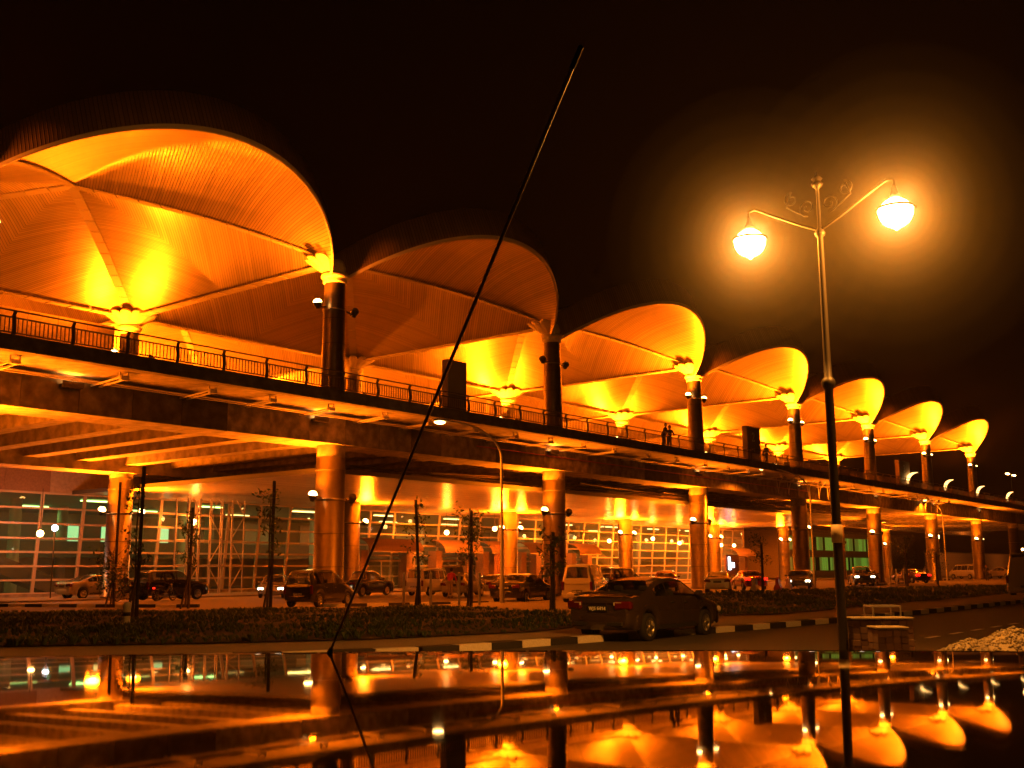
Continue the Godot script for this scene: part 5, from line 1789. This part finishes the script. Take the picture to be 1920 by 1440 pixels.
func figure(shirt: Color, legs: Color, skin: Color, hair: Color, pose: String) -> Array:
	var b := []
	var V := func(x: float, y: float, z: float) -> Vector3: return Vector3(x, y, z)
	var shoes := Color(0.02, 0.02, 0.02)
	var hip := 0.92
	var knees := [[0.09, 0.5, 0.02], [-0.09, 0.5, 0.0]]
	var feet := [[0.1, 0.08, 0.0], [-0.1, 0.08, 0.0]]
	var off := Vector3.ZERO
	var elb := [[0.26, 1.16, -0.02], [-0.26, 1.16, -0.02]]
	var hnd := [[0.27, 0.9, 0.06], [-0.27, 0.9, 0.06]]
	var tip := Vector3(0, 0, 0)
	if pose == "lean":
		tip = Vector3(0, 0, 0.1)
		elb = [[0.28, 1.15, 0.14], [-0.28, 1.15, 0.14]]
		hnd = [[0.2, 1.06, 0.36], [-0.2, 1.06, 0.36]]
	elif pose == "stoop":
		tip = Vector3(0, -0.06, 0.18)
		elb = [[0.25, 1.05, 0.3], [-0.25, 1.05, 0.3]]
		hnd = [[0.16, 0.95, 0.52], [-0.16, 0.95, 0.52]]
	elif pose == "ride":
		hip = 0.78
		knees = [[0.17, 0.72, 0.38], [-0.17, 0.72, 0.38]]
		feet = [[0.17, 0.3, 0.24], [-0.17, 0.3, 0.24]]
		tip = Vector3(0, -0.12, 0.1)
		elb = [[0.28, 0.98, 0.26], [-0.28, 0.98, 0.26]]
		hnd = [[0.27, 0.92, 0.52], [-0.27, 0.92, 0.52]]
	elif pose == "walk":
		knees = [[0.09, 0.5, 0.16], [-0.09, 0.5, -0.04]]
		feet = [[0.1, 0.09, 0.2], [-0.1, 0.12, -0.3]]
		hnd = [[0.26, 0.92, -0.16], [-0.26, 0.92, 0.2]]
	var sh := Vector3(0, 1.4 if pose != "ride" else 1.3, 0) + tip
	b.append([Vector3(-0.07, hip, 0), Vector3(0.07, hip, 0), 0.12, 0.12, legs])
	b.append([Vector3(0, hip + 0.06, 0), Vector3(0, (hip + sh.y) / 2, tip.z * 0.45), 0.125, 0.135, shirt])
	b.append([Vector3(0, (hip + sh.y) / 2, tip.z * 0.45), sh + Vector3(0, -0.07, 0), 0.135, 0.145, shirt])
	b.append([sh + Vector3(-0.15, -0.02, 0), sh + Vector3(0.15, -0.02, 0), 0.075, 0.075, shirt])
	var hd := sh + Vector3(0, 0.24, tip.z * 0.25 + 0.01)
	b.append([sh, hd + Vector3(0, -0.06, 0), 0.055, 0.055, skin])
	b.append([hd + Vector3(0, -0.045, 0.012), hd + Vector3(0, 0.035, 0.0), 0.075, 0.088, skin])
	b.append([hd + Vector3(0, -0.03, 0.08), hd + Vector3(0, 0.0, 0.085), 0.018, 0.012, skin])
	b.append([hd + Vector3(0.085, -0.02, 0.0), hd + Vector3(0.085, 0.02, 0.0), 0.018, 0.018, skin])
	b.append([hd + Vector3(-0.085, -0.02, 0.0), hd + Vector3(-0.085, 0.02, 0.0), 0.018, 0.018, skin])
	b.append([hd + Vector3(0, 0.05, -0.012), hd + Vector3(0, -0.01, -0.03), 0.092, 0.08, hair])
	for i in 2:
		var s := 1.0 if i == 0 else -1.0
		var hipj := Vector3(s * 0.09, hip - 0.02, 0)
		var kn: Vector3 = V.call(knees[i][0], knees[i][1], knees[i][2])
		var ft: Vector3 = V.call(feet[i][0], feet[i][1], feet[i][2])
		b.append([hipj, kn, 0.095, 0.065, legs])
		b.append([kn, ft, 0.065, 0.045, legs])
		b.append([ft + Vector3(0, -0.03, -0.02), ft + Vector3(0, -0.045, 0.16), 0.042, 0.035, shoes])
		var sj := sh + Vector3(s * 0.19, -0.04, 0)
		var el: Vector3 = V.call(elb[i][0], elb[i][1], elb[i][2]) + Vector3(0, tip.y, 0)
		var wr: Vector3 = V.call(hnd[i][0], hnd[i][1], hnd[i][2]) + Vector3(0, tip.y, 0)
		b.append([sj, el, 0.058, 0.045, shirt])
		b.append([el, wr, 0.042, 0.032, skin])
		var dir := (wr - el).normalized()
		var side := dir.cross(Vector3(0, 0, 1) if absf(dir.z) < 0.8 else Vector3.UP).normalized()
		b.append([wr, wr + dir * 0.07, 0.034, 0.034, skin])
		for q in 4:
			var o: Vector3 = side * (q - 1.5) * 0.02
			b.append([wr + dir * 0.07 + o, wr + dir * (0.15 - 0.008 * absf(q - 1.4)) + o + Vector3(0, 0, 0.012), 0.011, 0.009, skin])
		b.append([wr + dir * 0.03 + side * 0.03, wr + dir * 0.08 + side * 0.065, 0.013, 0.01, skin])
	return b

func person(at: Vector3, turn: float, mesh: ArrayMesh, label: String) -> void:
	var o := inst("person", mesh, skin_mat(), self, Transform3D(Basis(Vector3.UP, turn), at))
	tag(o, label, "person", "people around the terminal")

func people() -> void:
	var skin := Color(0.3, 0.17, 0.1)
	var hair := Color(0.015, 0.012, 0.01)
	var a := body_mesh(figure(Color(0.03, 0.03, 0.04), Color(0.03, 0.028, 0.03), skin, hair, "lean"), 0.028)
	var r := body_mesh(figure(Color(0.4, 0.02, 0.015), Color(0.22, 0.17, 0.11), skin, hair, "stoop"), 0.028)
	var w := body_mesh(figure(Color(0.25, 0.22, 0.18), Color(0.04, 0.035, 0.03), skin, hair, "walk"), 0.03)
	person(Vector3(62.75, 9.58, -36.5), 0.3, a, "person in dark clothes leaning on the deck railing, taller of the pair")
	person(Vector3(63.55, 9.5, -36.55), -0.7, a, "person in dark clothes beside the taller one at the deck railing")
	person(Vector3(78.6, 9.58, -36.5), 1.2, w, "person walking on the deck beside the sign numbered 2")
	person(Vector3(46.6, 0.05, -41.4), PI * 0.62, r, "person in red shirt bending into the open car boot")
	person(Vector3(103.5, 0.05, -34.6), -1.8, w, "person in light top walking near the far painted kerb")
	person(Vector3(119.0, 0.05, -37.5), -1.4, w, "person standing near the fifth front column")
	person(Vector3(130.0, 0.1, -34.2), -1.5, a, "dark figure standing near the far white van")
	var rider := body_mesh(figure(Color(0.05, 0.045, 0.04), Color(0.04, 0.04, 0.045), skin, hair, "ride"), 0.03)
	var rp := inst("person", rider, skin_mat(), self, Transform3D(Basis(Vector3.UP, -PI / 2 + 0.25), Vector3(33.5, 0.07, -53.4)))
	tag(rp, "motorcycle rider in dark jacket and pale helmet", "person", "people around the terminal")
	var hm := tool()
	lathe(hm, [[0.0, 0.135], [0.07, 0.12], [0.12, 0.07], [0.14, 0.0], [0.135, -0.07], [0.12, -0.1], [0.1, -0.1]], 18, Transform3D(Basis.IDENTITY, Vector3(0, 1.45, 0.13)))
	build("helmet", hm, M.white, rp)
	motorcycle(Vector3(33.5, 0.03, -53.4), PI + 0.25, "motorcycle carrying the helmeted rider", "")
	motorcycle(Vector3(35.2, 0.03, -52.3), 0.2, "parked motorcycle with a glowing tail lamp beside the rider", "tail")

func motorcycle(at: Vector3, turn: float, label: String, lights: String) -> void:
	var o := base("motorcycle", at, turn)
	tag(o, label, "motorcycle", "motorcycles before the glass front")
	for x in [-0.62, 0.62]:
		var wn := Node3D.new()
		wn.name = "wheel"
		o.add_child(wn, true)
		wn.position = Vector3(x, 0.29, 0)
		wn.basis = Basis(Vector3.RIGHT, PI / 2)
		var t := tool()
		lathe(t, [[0.23, -0.035], [0.27, -0.045], [0.29, -0.02], [0.29, 0.02], [0.27, 0.045], [0.23, 0.035]], 24)
		build("tyre", t, M.tyre, wn)
		var r := tool()
		lathe(r, [[0.235, -0.02], [0.225, 0.0], [0.235, 0.02]], 24)
		for i in 8:
			var a := TAU * i / 8
			bar(r, Vector3.ZERO, Vector3(cos(a), 0, sin(a)) * 0.23, 0.012)
		build("rim", r, M.rim_metal, wn)
	var b := tool(true)
	tube(b, [Vector3(-0.75, 0.66, 0), Vector3(-0.4, 0.66, 0), Vector3(-0.05, 0.52, 0), Vector3(0.15, 0.42, 0), Vector3(0.32, 0.62, 0), Vector3(0.4, 0.86, 0)], [0.07, 0.1, 0.11, 0.1, 0.09, 0.05], 10)
	build("fairing", b, paint(lin(0.03, 0.03, 0.05)), o)
	var s := tool(true)
	tube(s, [Vector3(-0.7, 0.76, 0), Vector3(-0.4, 0.75, 0), Vector3(-0.05, 0.72, 0)], [0.08, 0.12, 0.08], 10)
	build("seat", s, M.black, o)
	var en := tool()
	soft_box(en, Vector3(0.0, 0.32, 0), Vector3(0.4, 0.22, 0.22), 0.04)
	build("engine", en, M.steel, o)
	var fk := tool()
	for z in [-0.07, 0.07]:
		tube(fk, [Vector3(0.62, 0.29, z), Vector3(0.42, 0.88, z)], 0.025, 8)
		tube(fk, [Vector3(-0.62, 0.29, z * 1.4), Vector3(-0.1, 0.35, z)], 0.022, 8)
	build("fork", fk, M.steel, o)
	var hb := tool()
	tube(hb, [Vector3(0.3, 0.98, -0.33), Vector3(0.4, 0.94, -0.1), Vector3(0.4, 0.94, 0.1), Vector3(0.3, 0.98, 0.33)], 0.016, 8)
	build("handlebar", hb, M.dark_steel, o)
	var hl := tool()
	lathe(hl, [[0.0, 0.06], [0.07, 0.05], [0.08, 0.0], [0.04, -0.06], [0.0, -0.07]], 14, Transform3D(frame_of(Vector3(1, 0, 0)), Vector3(0.46, 0.86, 0)))
	build("headlamp", hl, M.clear_lens, o)
	var tl := tool()
	soft_box(tl, Vector3(-0.82, 0.7, 0), Vector3(0.06, 0.09, 0.16), 0.02)
	build("tail_lamp", tl, M.brake if lights == "tail" else M.red_lens, o)
	var ex := tool()
	tube(ex, [Vector3(0.0, 0.24, 0.13), Vector3(-0.4, 0.25, 0.15), Vector3(-0.75, 0.32, 0.15)], [0.025, 0.045, 0.045], 8)
	build("exhaust", ex, M.steel, o)

# ---------------------------------------------------------------- scene
func _ready() -> void:
	rng.seed = 20
	var cam := Camera3D.new()
	cam.name = "camera"
	var p := 0.1722
	var phi := 0.6686
	var roll := -0.0057
	var fw := Vector3(cos(phi) * cos(p), sin(p), -sin(phi) * cos(p))
	var rt := fw.cross(Vector3.UP).normalized()
	var up := rt.cross(fw)
	var r2 := rt * cos(roll) + up * sin(roll)
	var u2 := up * cos(roll) - rt * sin(roll)
	cam.transform = Transform3D(Basis(r2, u2, -fw), Vector3(0, 1.6, 0))
	cam.fov = rad_to_deg(2.0 * atan(720.0 / 2004.57))
	cam.near = 0.05
	cam.far = 3000.0
	add_child(cam)
	cam.current = true
	var env := Environment.new()
	env.background_mode = Environment.BG_SKY
	var sky := Sky.new()
	var sm := ProceduralSkyMaterial.new()
	sm.sky_top_color = lin(0.00025, 0.00005, 0.0)
	sm.sky_horizon_color = lin(0.0012, 0.00025, 0.00005)
	sm.ground_bottom_color = lin(0.001, 0.0004, 0.0002)
	sm.ground_horizon_color = lin(0.0012, 0.00025, 0.00005)
	sm.sky_curve = 0.12
	sky.sky_material = sm
	env.sky = sky
	env.tonemap_mode = Environment.TONE_MAPPER_LINEAR
	env.tonemap_exposure = 3.0
	env.fog_enabled = true
	env.fog_density = 0.00028
	env.volumetric_fog_enabled = true
	env.volumetric_fog_density = 0.0
	env.fog_light_color = Color(0.9, 0.85, 0.8)
	env.sdfgi_enabled = true
	env.ssao_enabled = true
	env.ssil_enabled = true
	var we := WorldEnvironment.new()
	we.name = "world_environment"
	we.environment = env
	add_child(we)
	make_materials()
	ground()
	viaduct()
	make_columns()
	terminal()
	annex()
	ornate_lamp()
	street_lamp(Vector3(38.3, 0.1, -30.9), 8.2, Vector3(-2.2, 0, -1.4) * 1.0, "curved arm street lamp rising before the viaduct beside the black car")
	street_lamp(Vector3(80.6, 0.1, -33.9), 9.2, Vector3(-3.0, 0, -2.2), "curved arm street lamp left of the tall ornamental lamp post")
	street_lamp(Vector3(128.0, 0.1, -38.0), 9.0, Vector3(-4.0, 0, -0.5), "curved arm street lamp further along before the sixth column")
	street_lamp(Vector3(176.0, 0.1, -40.0), 9.2, Vector3(-4.0, 0, -0.5), "curved arm street lamp at the far right end")
	scaffold()
	cool_lamp()
	vehicles()
	near_car()
	plants()
	brick_stack(Vector3(15.05, 0.0, -5.66), 0.67, 2, 4, 9, "tall brick stack next to the ornamental lamp post base")
	brick_stack(Vector3(15.32, 0.0, -5.32), 0.67, 2, 4, 9, "tall brick stack on the gravel side of the pair")
	brick_stack(Vector3(14.5, 0.0, -5.12), 0.67, 2, 4, 8, "slightly lower brick stack in front of the two tall stacks")
	brick_stack(Vector3(16.1, 0.0, -5.75), 0.67, 2, 4, 9, "brick stack with wire frame on top behind the others", true)
	heap()
	people()
